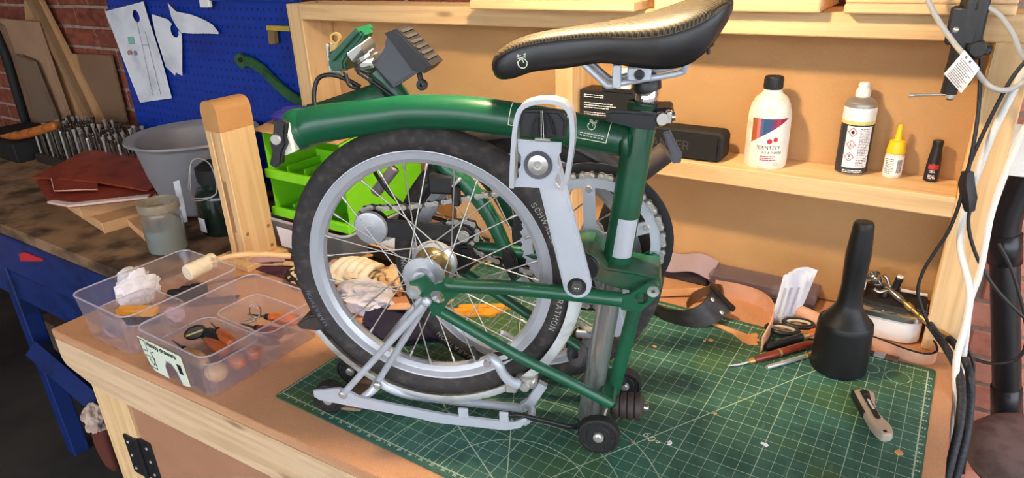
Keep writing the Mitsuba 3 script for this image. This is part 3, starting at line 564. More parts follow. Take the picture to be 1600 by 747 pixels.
bp('main_tube__print', wr(tf(cat([bx((.1005 + .0043 * i, y, 0), (.1005 + .0043 * i + w, y + .0011, .0003), 0) for i in range(7) for y, w in ((-.0095, .0036), (-.0125, .0030))]), np.eye(4))), DECAL, False)
def rrect(x0, y0, x1, y1, w=.0011): return ext(LineString([(x0, y0), (x1, y0), (x1, y1), (x0, y1), (x0, y0)]).buffer(w / 2, join_style=1), .0003)
bp('main_tube__outline', wr(cat([rrect(.012, -.015, .070, .022), ext(LineString([(.135, .018), (.1335, -.016), (.090, -.0165)]).buffer(.0006), .0003)])), DECAL, False)
bp('main_tube__lettering', wr(tf(meshkit.text_mesh('BROMPTON', .0075, .0003), frame((.0235, .004, 0), (1, 0, 0), (0, 1, 0)))), DECAL, False)

# the front half, folded back on the far side
bp('front_tube', tube([(-.172, .050, .4420), (-.150, .055, .4480), (-.06, .058, .4770)], [.022, .0205, .0185], 24, 4), GREENW, True, label='dusty green front frame stub')
hd = unit(A([.078, .018, -.132])); ht = A([-.0775, .060, .517])
bp('head_tube', tube([ht + hd * .005, ht + hd * .115], .0182, 28), GREEN, True)
bp('headset', cat([lathe([(.012, -.030), (.0215, -.030), (.0225, -.028), (.0225, -.017), (.0215, -.015), (.012, -.015)], 6, ht, hd), lathe([(.012, -.016), (.0195, -.015), (.0195, -.011), (.0235, -.009), (.0245, -.004), (.0235, .002), (.0195, .009), (.012, .009)], 32, ht, hd)]), CHROME, 30, label='chrome headset nuts')
hinge = [(-.134, .525), (-.127, .532), (-.113, .544), (-.083, .567), (-.076, .557), (-.082, .549), (-.098, .536), (-.110, .521), (-.109, .511), (-.124, .508), (-.135, .517)]
bp('stem_hinge', cat([uvext(hinge, .042, .078, ch=.003), uvext([(-.128, .531), (-.083, .567), (-.080, .562), (-.123, .524)], .034, .086, ch=.001)]), GREEN, False, label='green open stem hinge')
bp('stem_hinge__clamp', cat([bx((-.135, .045, .507), (-.1305, .06, .546), .001), bx((-.132, .044, .505), (-.118, .058, .511), .001)]), STEEL, False)
bp('stem_hinge__hook', cat([uvext([(-.130, .535), (-.118, .54), (-.116, .547), (-.128, .545)], .045, .06), ring([(.0045, -.003), (.0075, -.003), (.0075, .003), (.0045, .003)], 18, (-.121, .052, .553), (0, 1, 0))]), BRASS, False)
blk = [(-.035, .561), (-.030, .564), (.011, .518), (.005, .513), (-.006, .509), (-.034, .493), (-.058, .522), (-.041, .543)]
bp('carrier_block', uvext(blk, .018, .062, ch=.003), DGREY, False, label='grey luggage carrier block on the head tube')
bp('carrier_block__plate', uvext([(-.037, .562), (-.020, .5675), (.0225, .5215), (.012, .512), (-.004, .515), (-.032, .556)], .014, .066, ch=.002), BLACK, False, label='black ribbed face plate')
for i in range(6): bp('carrier_block__rib', uvext([(-.018 + .0062 * i, .564 - .0067 * i), (-.014 + .0062 * i, .561 - .0067 * i), (-.0130 + .0062 * i, .5625 - .0067 * i), (-.0170 + .0062 * i, .5652 - .0067 * i)], .018, .062, ch=.0008), MATTE, False)
bp('carrier_block__button', cat([tube([(-.001, .03, .513), (.003, .026, .499)], .0035, 10), lathe([(.002, -.004), (.0068, -.004), (.0075, 0), (.0068, .004), (.002, .004)], 20, (.0035, .026, .4955), (0, -1, 0))]), BLACK, 40)
bp('cable', tube([(-.150, .02, .459), (-.154, .03, .480), (-.149, .035, .499), (-.138, .036, .506), (-.122, .036, .506), (-.106, .040, .499), (-.091, .044, .489)], .0030, 10, 8), BLACK, True)
bp('cable', tube([(-.106, .034, .511), (-.102, .034, .494), (-.091, .036, .489)], .0028, 10, 6), BLACK, True)
bp('cable', tube([(-.088, .036, .510), (-.060, .033, .493), (-.040, .030, .479)], .0026, 10, 6), BLACK, True)
bp('cable', tube([(-.100, .05, .430), (-.108, .07, .395), (-.102, .09, .345), (-.075, .095, .305), (-.035, .095, .285), (.0, .09, .278)], .0030, 10, 8), BLACK, True, label='black cable hanging behind the rear wheel')
bp('fork', cat([tube([ht + hd * .115, ht + hd * .175], .0165, 24)] + [tube([(.012, .085 + s * .018, .385), (.020, .088 + s * .030, .372), (.046, .090 + s * .034, .350), (.075, .092 + s * .037, .310), (.096, .094 + s * .041, .262), (.110, .095 + s * .046, .225), (.120, .095 + s * .049, .211)], [.012, .0125, .0120, .0115, .0105, .009, .008], 16, 4) for s in (-1, 1)]), GREEN, True, label='green fork of the folded front wheel')
bp('fork_end', cat([uvext([(.098, .262), (.112, .255), (.122, .215), (.110, .205), (.096, .238)], .038, .048, ch=.003)]), MATTE, False)
bp('front_brake', cat([box((.012, .052, .352), (.040, .02, .03), .005), tube([(.012, .055, .36), (-.012, .056, .345), (-.030, .06, .322)], .008, 12, 3), box((.034, .042, .337), (.012, .012, .03), .003)]), BLACK, 40)
bp('front_brake__cap', tf(bx((-.008, -.002, -.006), (.008, .002, .006), .001), frame((.036, .042, .357), (.7, 0, .7), (-.7, 0, .7))), ALU, False)
# handlebar folded down on the far side
bp('strut', tube([(-.113, .100, .316), (-.078, .100, .356)], .0085, 16), mat('grey_tube', '8d8484', .45, .3), True, label='short grey tube end')
bp('handlebar', tube([(.265, .175, .316), (.240, .176, .27), (.22, .178, .18), (.205, .178, .10)], .0115, 18, 5), MATTE, True)
bp('handlebar__grip', tube([(.268, .165, .322), (.3235, .165, .372)], [.0155, .0165], 22), BROWNB, 40, label='dark foam handlebar grip')
bp('handlebar__grip', tube([(.205, .130, .070), (.196, .09, .064)], .0155, 22), MATTE, 40)
bp('handlebar__bar_end', lathe([(.006, 0), (.013, .001), (.0185, .004), (.0205, .009), (.0185, .014), (.009, .016), (.006, .012), (.006, 0)], 28, (.2115, .052, .0850), (-.55, -.6, .25)), DGREY, 40)
bp('brake_lever', cat([tube([(.205, .10, .108), (.225, .07, .114), (.246, .06, .130)], [.005, .006, .007], 12, 4), bx((.20, .07, .10), (.236, .078, .112), .003)]), ALUP, True)
# ---- things on the shelf --------------------------------------------------------------------------------------------------
def cylwrap(mesh, c, r, deg, sub=.004):
    """Bend a flat mesh (x right, y up, z out) round an upright axis at c, its x = 0 facing deg."""
    m = mesh.subdivide_to_size(sub) if sub and len(mesh.faces) < 6000 else mesh.copy()
    v = m.vertices; t = math.radians(deg) + v[:, 0] / r; R = r + v[:, 2]
    m.vertices = np.c_[c[0] + R * np.cos(t), c[1] + R * np.sin(t), c[2] + v[:, 1]]; return m
def flat(a, b, d=.0002): return bx((a[0], a[1], 0), (b[0], b[1], d), 0)
def tx(s, h, x, y, bold=False): 
    m = meshkit.text_mesh(s, h, .0003, bold); m.apply_translation((x, y, 0)); return m
def lines(x0, x1, y0, y1, n, w=.4, seed=0):
    """Rows of small print as short bars."""
    r = random.Random(seed); out = []; dy = (y1 - y0) / n
    for i in range(n):
        x = x0
        e = x1 - (x1 - x0) * r.uniform(0, .25)
        while x < e - .001:
            l = min(r.uniform(.002, .007), e - x); out.append(flat((x, y0 + dy * i), (x + l, y0 + dy * (i + w)))); x += l + .0009
    return cat(out)
SZ = .272
PBOT = mat('milky_bottle', worn('e4ddcb', 'c9bfae', 60, .5, .8), .3, 0, specular=.5, clearcoat=.4)
t = thing('paint_bottle', 'white paint bottle with a black screw cap and a striped label on the shelf', 'bottle')
c = (.560, .703, SZ)
part(t, 'body', lathe([(0, 0), (.034, 0), (.0368, .004), (.0372, .02), (.0368, .085), (.036, .098), (.033, .112), (.027, .124), (.018, .132), (.0155, .135), (.0155, .14), (0, .14)], 40, c), PBOT, 40)
part(t, 'cap', cat([lathe([(0, .139), (.0155, .139), (.016, .141), (.016, .159), (.0145, .161), (0, .161)], 36, c)] + [box((c[0] + .0158 * math.cos(a), c[1] + .0158 * math.sin(a), c[2] + .149), (.0012, .0012, .015), .0003, None) for a in np.linspace(0, 2 * np.pi, 30, endpoint=False)]), BLACK, 40, label='black ridged screw cap')
part(t, 'label', cylwrap(flat((-.022, .014), (.050, .094)), c, .0371, -92), mat('bottle_label', 'e9e2d6', .5), True)
for i, (x0, x1, col) in enumerate([(-.020, -.010, 'a8552e'), (-.010, -.004, 'c0706a'), (-.004, .001, '5a5a86'), (.001, .011, '2d4f74'), (.011, .017, '43407a'), (.017, .023, '7a2f4a'), (.023, .030, 'b02a48'), (.030, .046, '8c2340')]):
    y0 = lambda x: .048 + .034 * (x + .020) / .05
    p = Polygon([(x0, y0(x0) + .0), (x1, y0(x1)), (x1, .093), (x0, .093)]); part(t, 'stripe', cylwrap(ext(p, .0004), c, .0371, -92), mat('stripe_' + str(i), col, .5), True)
part(t, 'print', cylwrap(cat([tx('IDENTITY', .0062, -.008, .0385), tx('Art & Hobby', .0045, .002, .0305)]), c, .0374, -92), INK, True)
part(t, 'print', cylwrap(cat([lines(.0, .030, .018, .028, 3, .5, 3), ext(unary_union([Point(.014, .053).buffer(.0045), Point(.024, .056).buffer(.004)]), .0003)]), c, .0374, -92), RED, True)
t = thing('spray_can', 'dented spray can with a white nozzle and hazard signs on its label', 'spray can')
c = (.701, .727, SZ)
part(t, 'body', lathe([(0, .001), (.022, 0), (.0245, .001), (.0255, .004), (.0255, .118), (.0245, .121), (.0248, .123), (.022, .127), (.014, .132), (.0105, .1325), (0, .1325)], 40, c), mat('can_tin', 'a9a49a', .35, .6), 35)
part(t, 'band', lathe([(.0256, .094), (.0258, .0942), (.0258, .116), (.0256, .1162)], 40, c), WHITE, True, label='white upper band')
part(t, 'band', lathe([(.0256, .088), (.0258, .0882), (.0258, .0938), (.0256, .094)], 40, c), mat('can_yellow', 'd6c676', .4), True, label='yellow ring')
part(t, 'band', lathe([(.0256, .003), (.0258, .0032), (.0258, .0878), (.0256, .088)], 40, c), mat('can_dark', '2c3038', .4), True, label='dark lower print')
part(t, 'label', cylwrap(flat((-.016, .014), (.026, .086)), c, .0259, -83), WHITE, True)
for k, y in enumerate((.076, .0545, .033)):
    sq = Polygon([(-.008, y), (0, y - .0085), (.008, y), (0, y + .0085)]); part(t, 'hazard_sign', cylwrap(tf(ext(sq.difference(sq.buffer(-.0011)), .0003), frame((-.006, 0, 0), (1, 0, 0), (0, 1, 0))), c, .0262, -83), RED, True)
    g = [ext(Polygon([(-.002, y - .003), (.002, y - .003), (.003, y), (.0008, y + .0045), (-.0008, y + .002), (-.003, y + .001)]), .0003), cat([flat((-.003, y - .003), (.003, y - .0022)), flat((-.0018, y - .002), (-.0006, y + .003)), flat((0, y - .001), (.003, y))]), cat([flat((-.0008, y - .001), (.0008, y + .0045)), flat((-.0008, y - .0035), (.0008, y - .0022))])][k]
    part(t, 'hazard_sign', cylwrap(tf(g, frame((-.006, 0, 0), (1, 0, 0), (0, 1, 0))), c, .0262, -83), INK, True)
part(t, 'print', cylwrap(lines(.005, .024, .016, .084, 24, .4, 5), c, .0262, -83), INKG, True)
part(t, 'print', cylwrap(cat([lines(-.014, .024, .0055, .0115, 2, .5, 9)]), c, .0262, -83), WHITE, True)
part(t, 'nozzle', cat([lathe([(0, .131), (.0105, .131), (.0115, .134), (.0115, .142), (.009, .147), (0, .147)], 28, c), lathe([(0, .146), (.008, .146), (.0085, .148), (.0085, .153), (.007, .156), (0, .156)], 24, c), cyl((c[0] - .006, c[1] - .004, c[2] + .151), (c[0] - .0085, c[1] - .006, c[2] + .151), .0015, 10)]), WHITE, 40, label='white plastic nozzle')
t = thing('glue_bottle', 'small glue bottle with a yellow pointed cap on the shelf', 'bottle')
c = (.765, .730, SZ)
part(t, 'body', lathe([(0, 0), (.0135, 0), (.0148, .002), (.0148, .036), (.0135, .041), (.008, .044), (0, .044)], 32, c), mat('glue_plastic', 'dcd2c2', .35), 40)
part(t, 'cap', lathe([(0, .042), (.0142, .042), (.0145, .046), (.0125, .058), (.0118, .062), (.006, .064), (.0052, .067), (.0038, .088), (.003, .090), (0, .090)], 24, c), mat('yellow_plastic', 'f0c51e', .4), 30, label='yellow cone cap')
part(t, 'label', cylwrap(flat((-.018, .006), (.018, .037)), c, .0149, -80), WHITE, True)
part(t, 'print', cylwrap(cat([lines(-.015, .0, .008, .035, 9, .45, 2)] + [flat((.004 + .0, .010 + .0012 * i), (.0125, .010 + .0012 * i + (.0007 if i % 3 else .001))) for i in range(19)]), c, .0151, -80), INKG, True)
t = thing('glue_bottle', 'tiny dark bottle with a tall black cap at the right end of the shelf', 'bottle')
c = (.823, .733, SZ)
part(t, 'body', lathe([(0, 0), (.010, 0), (.011, .001), (.0110, .004), (.0104, .030), (.009, .033), (0, .033)], 28, c), mat('dark_bottle', '23222e', .25), 40)
part(t, 'cap', lathe([(0, .032), (.0096, .032), (.0098, .036), (.0075, .058), (.0078, .060), (.0078, .067), (.007, .069), (0, .069)], 16, c), BLACK, 30)
part(t, 'label', cylwrap(flat((-.008, .022), (.008, .030)), c, .0107, -85), RED, True, label='red label band')
part(t, 'print', cylwrap(cat([tx('GEL', .0038, -.006, .0165, True), lines(-.006, .006, .006, .0135, 3, .5, 1)]), c, .0112, -85), WHITE, True)
t = thing('speaker', 'black box-shaped portable speaker with embossed letters on the shelf', 'speaker')
part(t, 'body', tf(rbox((0, 0, 0), (.195, .056, .047), .012), frame((.392, .697, SZ + .028), (1, 0, 0), (0, 0, 1)) ), MATTE, 40)
part(t, 'grille', bx((.302, .6675, SZ + .004), (.480, .670, SZ + .050), .001), mat('speaker_cloth', '191716', .9), False)
part(t, 'lettering', text('ANKER', .0165, (.352, .6672, SZ + .020), (1, 0, 0), (0, 0, 1), .0006, True), mat('emboss', '3a3734', .5), False)
part(t, 'foot', bx((.31, .68, SZ), (.47, .715, SZ + .005), .001), BLACK, False)
BOXK = mat('black_card', '1d1b1b', .5)
t = thing('carton', 'black printed carton with white small print behind the saddle', 'carton')
part(t, 'body', bx((.183, .690, SZ), (.305, .745, SZ + .112), .001), BOXK, False)
part(t, 'flap', bx((.235, .688, SZ + .112), (.300, .690, SZ + .120), .0005), BOXK, False)
part(t, 'print', tf(cat([lines(.01, .055, .098, .106, 2, .4, 1), lines(.01, .085, .076, .09, 3, .4, 2), lines(.01, .1, .062, .070, 2, .4, 3), lines(.01, .055, .03, .052, 7, .5, 4)]), frame((.183, .6898, SZ), (1, 0, 0), (0, 0, 1))), WHITE, False)
t = thing('white_bottle', 'white bottle with a tan cap half hidden behind the saddle', 'bottle')
c = (.262, .722, SZ + .112)
part(t, 'body', lathe([(0, 0), (.018, 0), (.019, .002), (.019, .034), (.016, .041), (.009, .044), (0, .044)], 28, c), WHITE, 40)
part(t, 'cap', lathe([(0, .043), (.010, .043), (.010, .056), (0, .057)], 20, c), mat('tan_cap', 'cf9a52', .5), 40)

# ---- things on the right half of the bench ---------------------------------------------------------------------------------
BZ = -.003
one('mallet', lathe([(0, 0), (.040, 0), (.0425, .002), (.0425, .008), (.0415, .078), (.0405, .086), (.0385, .089), (.038, .088), (.028, .102), (.0215, .112), (.0185, .122), (.0165, .150), (.0175, .185), (.0180, .205), (.0165, .228), (.0150, .246), (.0145, .254), (.0125, .258), (0, .259)], 48, (.7535, .524, 0)), mat('black_nylon', '100f10', .42, 0, specular=.35), 'tall black one-piece mallet standing head down on the mat', 'mallet', 28)
t = thing('utility_knife', 'silver and black folding utility knife lying on the right of the mat', 'knife')
K = frame((.8185, .408, 0), (.045, -.0935, 0), (.0935, .045, 0))
out = smooth_path(A([(-.052, .010, 0), (-.050, -.010, 0), (-.030, -.0125, 0), (.0, -.0135, 0), (.03, -.013, 0), (.050, -.008, 0), (.0545, 0, 0), (.05, .010, 0), (.03, .0135, 0), (.012, .0085, 0), (-.01, .0075, 0), (-.03, .0135, 0), (-.045, .0165, 0), (-.052, .010, 0)]), 5)[:, :2]
S_ = Polygon(out); part(t, 'body', cat([tf(ext(S_.buffer(-.002 - d * .0), .0), K) for d in ()] + [tf(ext(S_.buffer(-o), h, frame((0, 0, z), (1, 0, 0), (0, 1, 0))), K) for o, z, h in ((.0022, .0, .002), (.0008, .002, .002), (0, .004, .007), (.0008, .011, .0016), (.0022, .0126, .0014))]), mat('knife_silver', 'c5b7a6', .35, .5), 40)
part(t, 'grip', tf(bx((-.05, -.0145, .001), (.004, -.0115, .013), .001), K), BLACK, False, label='black edge grip')
part(t, 'slider', tf(cat([cext(Polygon([(-.047, .002), (-.045, -.004), (.018, -.0035), (.021, 0), (.018, .004), (-.02, .004), (-.045, .009)]), .0025, .0005, frame((0, 0, .0135), (1, 0, 0), (0, 1, 0))), box((-.038, .001, .017), (.012, .008, .003), .001)]), K), BLACK, False, label='black blade slider')
part(t, 'slider_slot', tf(bx((-.024, -.0015, .0158), (.0, .0022, .0163), .0002), K), ALUP, False)
part(t, 'screw', tf(cyl((.047, 0, .0135), (.047, 0, .0148), .0025, 12), K), MATTE, False)
def rod(key, name, P, Q, prof, m, n=20, **kw):
    """A turned piece on the line P-Q; prof in (r, fraction)."""
    P, Q = A(P), A(Q); L = np.linalg.norm(Q - P); return part(key, name, lathe([(r, f * L) for r, f in prof], n, P, Q - P), m, 35, **kw)
REDW = mat('red_hardwood', wood(0, '7a2d1a', '571f12', False), .3, 0, clearcoat=.6)
ORW = mat('orange_wood', wood(0, 'c9662c', 'a84e20', False), .3, 0, clearcoat=.6)
t = thing('bent_awl', 'tool with a polished red-brown wooden handle, brass ring and bent steel tip', 'awl')
P, Q = A([.612, .440, .003]), A([.706, .565, .0085]); L = lambda f: P + (Q - P) * f
part(t, 'tip', tube([L(-.10) + (-.004, .004, .0), L(-.03) + (-.001, .001, .001), L(.06), L(.16)], [.0006, .0016, .0021, .0022], 10, 4), STEEL, True)
rod(t, 'ferrule', L(.15), L(.22), [(0, 0), (.0042, 0), (.0047, .1), (.0052, .9), (0, 1)], BRASS)
rod(t, 'handle', L(.22), L(1.0), [(0, 0), (.0050, 0), (.0062, .1), (.0070, .3), (.0066, .5), (.0068, .7), (.0058, .95), (.003, 1), (0, 1)], REDW)
rod(t, 'ring', L(.53), L(.56), [(.0060, 0), (.0074, .1), (.0074, .9), (.0060, 1)], BRASS)
t = thing('swivel_knife', 'black-bodied tool with an orange wooden end and brass collar lying behind the bent awl', 'tool')
P, Q = A([.640, .512, .007]), A([.712, .615, .009]); L = lambda f: P + (Q - P) * f
rod(t, 'handle', L(0), L(.62), [(0, 0), (.0045, 0), (.006, .1), (.0068, .6), (.0066, 1), (0, 1)], BLACK)
rod(t, 'collar', L(.62), L(.72), [(.005, 0), (.0072, .05), (.0072, .95), (.005, 1)], BRASS)
rod(t, 'end', L(.70), L(1.05), [(0, 0), (.0068, 0), (.0078, .4), (.007, .9), (0, 1)], ORW, label='orange wooden end')
t = thing('steel_punch', 'slim grey steel rod tool lying nearest the mallet', 'punch')
P, Q = A([.656, .456, .0042]), A([.716, .540, .0045]); L = lambda f: P + (Q - P) * f
rod(t, 'shaft', L(0), L(.85), [(0, 0), (.0036, 0), (.0040, .05), (.0038, .9), (.003, 1), (0, 1)], STEEL)
rod(t, 'end', L(.8), L(1.05), [(0, 0), (.0048, .0), (.0048, 1), (0, 1)], BRASS)
SCO = mat('cream_plastic', 'b9ab8c', .45)
t = thing('scissors', 'scissors with black and cream oval handles lying behind the awl', 'scissors')
for o, a, s in (((.672, .612, .013), 15, 1.0), ((.651, .582, .010), 10, 1.08)):
    e = smooth_path(A([(.024 * s * math.cos(q), .0135 * math.sin(q), .0) for q in np.linspace(0, 2 * np.pi, 17)]), 3)
    F = rotz(math.radians(a), o)
    part(t, 'handle', tf(sweep(e[:-1], circ(.0042, 10, .0048), (0, 0, 1), True), F), BLACK, True)
    part(t, 'handle_lining', tf(sweep(e[:-1] * (.84, .74, 1), circ(.0026, 8, .0042), (0, 0, 1), True), F), SCO, True)
part(t, 'blade', cat([tf(bx((0, -.006, 0), (.10, .006, .002), .0005), rotz(math.radians(8), (.690, .598, .008))), tf(bx((0, -.006, 0), (.10, .006, .002), .0005), rotz(math.radians(18), (.675, .582, .005)))]), STEEL, False)
G = A([[(.624 + .010 * b + .040 * a * (.83 + .1 * b), .607 + .012 * b + .030 * a + .004 * math.sin(7 * a + 3 * b), .098 * b + .004 * math.sin(5 * a) * b) for a in np.linspace(0, 1, 12)] for b in np.linspace(0, 1, 12)])
t = thing('folded_receipts', 'crumpled white paper strips standing upright behind the scissors', 'paper')
for k in range(3): part(t, 'slip', sheet(G + A([.003 * k, .004 * k, 0]) + (G[..., 2:] * A([.03 * k, .06 * k, .03 * k])), .0005), PAPER, 50)
part(t, 'print', cat([sheet(G[2:9:1, 2 + r:4 + r] + A([.0006, -.0014, 0]), .0003) for r in (0, 3, 6)]), mat('faint_print', 'b9b2bc', .8), 50)
TAN = mat('tan_leather', worn('cf9a6a', 'b98355', 25, .35, .75), .6); TANP = mat('pink_leather', worn('d3a184', 'c08a6b', 25, .35, .75), .6)
BLKL = mat('black_leather', worn('1d1817', '2c2420', 60), .38, 0, specular=.5)
one('leather_roll', tube([(.640, .664, .012), (.662, .655, .0125), (.685, .645, .0125), (.715, .630, .0125)], .0145, 22, 3), TANP, 'small roll of tan leather lying beside the scissors', 'leather', True)
P = smooth_path(A([(.50, .672, BZ), (.545, .678, BZ), (.585, .672, BZ), (.612, .650, BZ), (.628, .610, BZ), (.634, .555, 0), (.6345, .505, 0)]), 8)
one('leather_strap', strip(P, np.linspace(.034, .030, len(P)), (0, 0, 1), .0028, 1), TANP, 'long tan leather strip standing on edge in a loop behind the black cuff', 'strap', 40)
t = thing('leather_cuff', 'black leather strap with two snap studs curled up on the back edge of the mat', 'strap')
P = smooth_path(A([(.405, .552, .012), (.43, .534, .012), (.465, .522, .013), (.500, .526, .016), (.527, .546, .026), (.536, .572, .038), (.537, .592, .043)]), 6); n = len(P)
f = np.linspace(0, 1, n)[:, None] ** 1.3; wv = (1 - f) * A([0, 0, 1.]) + f * A([.80, .10, -.62]) * -1; wv /= np.linalg.norm(wv, axis=1, keepdims=True); hw = (.011 + .019 * f[:, 0])[:, None]
part(t, 'strap', sheet(np.stack([P - wv * hw, P - wv * hw * .3, P + wv * hw * .3, P + wv * hw], 1), .0042), BLKL, 40)
d = unit(P[-1] - P[-3]); nrm = unit(np.cross(d, wv[-1])); nrm = nrm * np.sign(nrm @ (EYE - P[-1]))
part(t, 'keeper', sheet(np.stack([P[-5:-1] - wv[-5:-1] * .032 + nrm * .004, P[-5:-1] + wv[-5:-1] * .032 + nrm * .004], 1), .003), BLKL, 40)
for w in (-.017, .013): part(t, 'stud', lathe([(0, .0032), (.003, .0028), (.0048, .001), (.005, 0), (0, 0)], 18, P[-9] + wv[-9] * w + nrm * .0024, nrm), STEEL, True)
P2 = smooth_path(A([(.535, .602, .048), (.520, .630, .046), (.492, .640, .030), (.470, .625, .016), (.468, .600, .006)]), 5)
part(t, 'lining', strip(P2, .020, (.3, -.3, -.8), .003, 1), mat('brown_lining', '5a3a22', .6), 40, label='brown lining behind the cuff')
one('leather_offcut', cext(Polygon([(.512, .556), (.520, .560), (.560, .556), (.600, .548), (.612, .560), (.619, .552), (.617, .543), (.626, .538), (.620, .530), (.626, .522), (.612, .515), (.598, .520), (.575, .538), (.540, .550)]), .0022, .0003, frame((0, 0, .0004), (1, 0, 0), (0, 1, 0))), TAN, 'pale torn leather offcut lying on the mat behind the awl tip', 'leather scrap', False)
one('leather_piece', sheet(A([[(x, y + .02 * s, BZ + .003 + .012 * math.sin(math.pi * s) + .02 * (1 - s) * (x - .42)) for s in np.linspace(0, 1, 8)] for x, y in zip(np.linspace(.395, .50, 10), np.linspace(.60, .665, 10))]), .0025), TAN, 'tan leather piece folded behind the black cuff', 'leather', 40)
for i, (x, y, s) in enumerate([(.549, .498, .006), (.541, .490, .0035), (.470, .430, .005), (.365, .130, .004), (.620, .300, .005), (.700, .270, .006), (.54, .18, .004), (.585, .205, .005), (.86, .345, .008)]):
    one('leather_crumb', cext(Polygon([(x + s * rnd.uniform(.5, 1.1) * math.cos(a), y + s * rnd.uniform(.3, 1.1) * math.sin(a)) for a in np.linspace(0, 6.28, 7, endpoint=False)]), .0012, .0002, frame((0, 0, .0002), (1, 0, 0), (0, 1, 0))), [TAN, PAPER][i % 2 and i > 2], 'tiny pale leather crumb lying on the cutting mat', 'scrap', False, 'crumbs on the cutting mat')
CLEAR = {'type': 'thindielectric', 'int_ior': 1.45}
def milky(name, c, k, rough=.3):
    scene['mat_' + name] = {'type': 'blendbsdf', 'weight': float(k), 'a': {'type': 'thindielectric', 'int_ior': 1.4}, 'b': {'type': 'principledthin', 'base_color': {'type': 'rgb', 'value': lin(c)}, 'roughness': rough, 'diff_trans': 1.0, 'spec_trans': 0.0}}
    return 'mat_' + name
PURC = milky('smoky_clear', 'a8959e', .55)
t = thing('clear_case', 'flat smoky clear plastic case lying against the back board', 'case')
part(t, 'lid', bx((.478, .694, BZ + .014), (.683, .752, BZ + .034), .002), PURC, False)
part(t, 'tray', bx((.480, .696, BZ), (.681, .751, BZ + .013), .001), mat('case_dark', '3b3844', .4), False, label='dark lower tray')
part(t, 'insert', bx((.60, .698, BZ + .0145), (.665, .735, BZ + .022), .002), mat('case_blue', '8f9cb8', .5), False)
t = thing('document_wallet', 'grey-mauve folded wallet with a dark slot lying under the shelf left of the clear case', 'wallet')
part(t, 'body', bx((.375, .700, BZ), (.474, .752, BZ + .022), .002), mat('wallet_dark', '35313a', .6), False)
part(t, 'flap', sheet(A([[(x, .690 + .06 * s, BZ + .026 + .016 * s + .006 * math.sin(x * 60)) for s in np.linspace(0, 1, 6)] for x in np.linspace(.368, .482, 12)]), .002), mat('wallet_mauve', 'a3929c', .6), 40, label='mauve upper flap')
# ---- spray set and cables at the right end of the bench -------------------------------------------------------------------
t = thing('compressor', 'small white compressor with a chrome lid rim and black top standing behind the mallet', 'compressor')
part(t, 'body', rbox((.800, .700, .0185), (.118, .095, .043), .030), WHITE, 40)
part(t, 'rim', rbox((.800, .700, .0455), (.124, .101, .011), .032), CHROME, 40, label='chrome lid rim')
part(t, 'top', rbox((.806, .712, .054), (.108, .078, .006), .025), MATTE, 40)
part(t, 'switch', bx((.815, .735, .0575), (.858, .742, .062), .001), PAPER, False)
t = thing('airbrush', 'chrome airbrush with brass fittings resting on the white compressor', 'airbrush')
P, Q = A([.790, .708, .076]), A([.868, .655, .047]); L = lambda f: P + (Q - P) * f
rod(t, 'body', L(-.1), L(.45), [(0, 0), (.003, 0), (.0055, .2), (.006, .8), (.004, 1), (0, 1)], CHROME)
rod(t, 'cup', A([.782, .700, .079]), A([.770, .693, .098]), [(0, 0), (.005, 0), (.011, .5), (.0125, 1), (.0115, 1), (.0095, .5), (0, .2)], CHROME)
rod(t, 'holder', A([.806, .706, .071]), A([.811, .703, .100]), [(0, 0), (.005, 0), (.0062, .3), (.0062, .93), (.0045, 1), (0, 1)], BLACK)
part(t, 'holder_tip', lathe([(.0018, .003), (.0048, .003), (.0055, 0), (.0018, 0)], 18, (.811, .703, .100), (.1, -.1, 1)), WHITE, True)
part(t, 'trigger', cat([tube([(.800, .706, .075), (.792, .712, .088), (.785, .712, .094)], .003, 10, 4), tube([(.796, .698, .074), (.784, .690, .070), (.775, .690, .074)], .0035, 10, 4), cyl((.793, .70, .058), (.795, .70, .074), .004, 10)]), CHROME, True)
rod(t, 'fitting', L(.42), L(1.02), [(0, 0), (.0035, 0), (.0035, .12), (.0062, .14), (.0062, .34), (.004, .36), (.004, .62), (.0052, .64), (.0052, .97), (0, 1)], BRASS)
for i, (x, y) in enumerate(((.752, .722), (.752, .690))):
    tt = thing('paint_jar', 'little dark jar with a white and red cap behind the mallet, ' + ('rear one' if i == 0 else 'front one'), 'jar')
    part(tt, 'body', lathe([(0, 0), (.0105, 0), (.011, .002), (.011, .012), (.009, .014), (0, .014)], 24, (x, y, .0572)), mat('jar_red', '4a1714', .3), 40); part(tt, 'cap', lathe([(0, .013), (.0098, .013), (.010, .015), (.010, .023), (.009, .0245), (0, .0245)], 24, (x, y, .0572)), WHITE, 40)
P = smooth_path(A([(.755, .628, BZ), (.80, .618, BZ), (.845, .604, BZ), (.872, .604, BZ), (.886, .622, BZ), (.882, .650, BZ), (.868, .676, BZ)]), 8)
t = thing('leather_band', 'pinkish leather band with a dark upper edge bent round the front of the compressor', 'strap')
part(t, 'band', strip(P, .020, (0, 0, 1), .003, 1), TANP, 40); part(t, 'dark_edge', tube(P + (0, 0, .0205), .0017, 8), MATTE, True)
t = thing('paint_brush', 'flat paint brush with a metal ferrule lying between the mallet and the leather band', 'brush')
F = frame((.800, .592, .0), (1, -.08, 0), (.08, 1, 0)); part(t, 'handle', tf(cext(Polygon([(-.06, -.004), (.0, -.006), (.0, .006), (-.06, .004)]), .004, .001), F), mat('brush_handle', '3a302c', .5), False)
part(t, 'ferrule', tf(bx((-.001, -.008, .0), (.016, .008, .0048), .001), F), ALU, False); part(t, 'bristles', tf(bx((.016, -.0075, .001), (.036, .0075, .0038), .0015), F), mat('bristle', '6a4a38', .9), False)
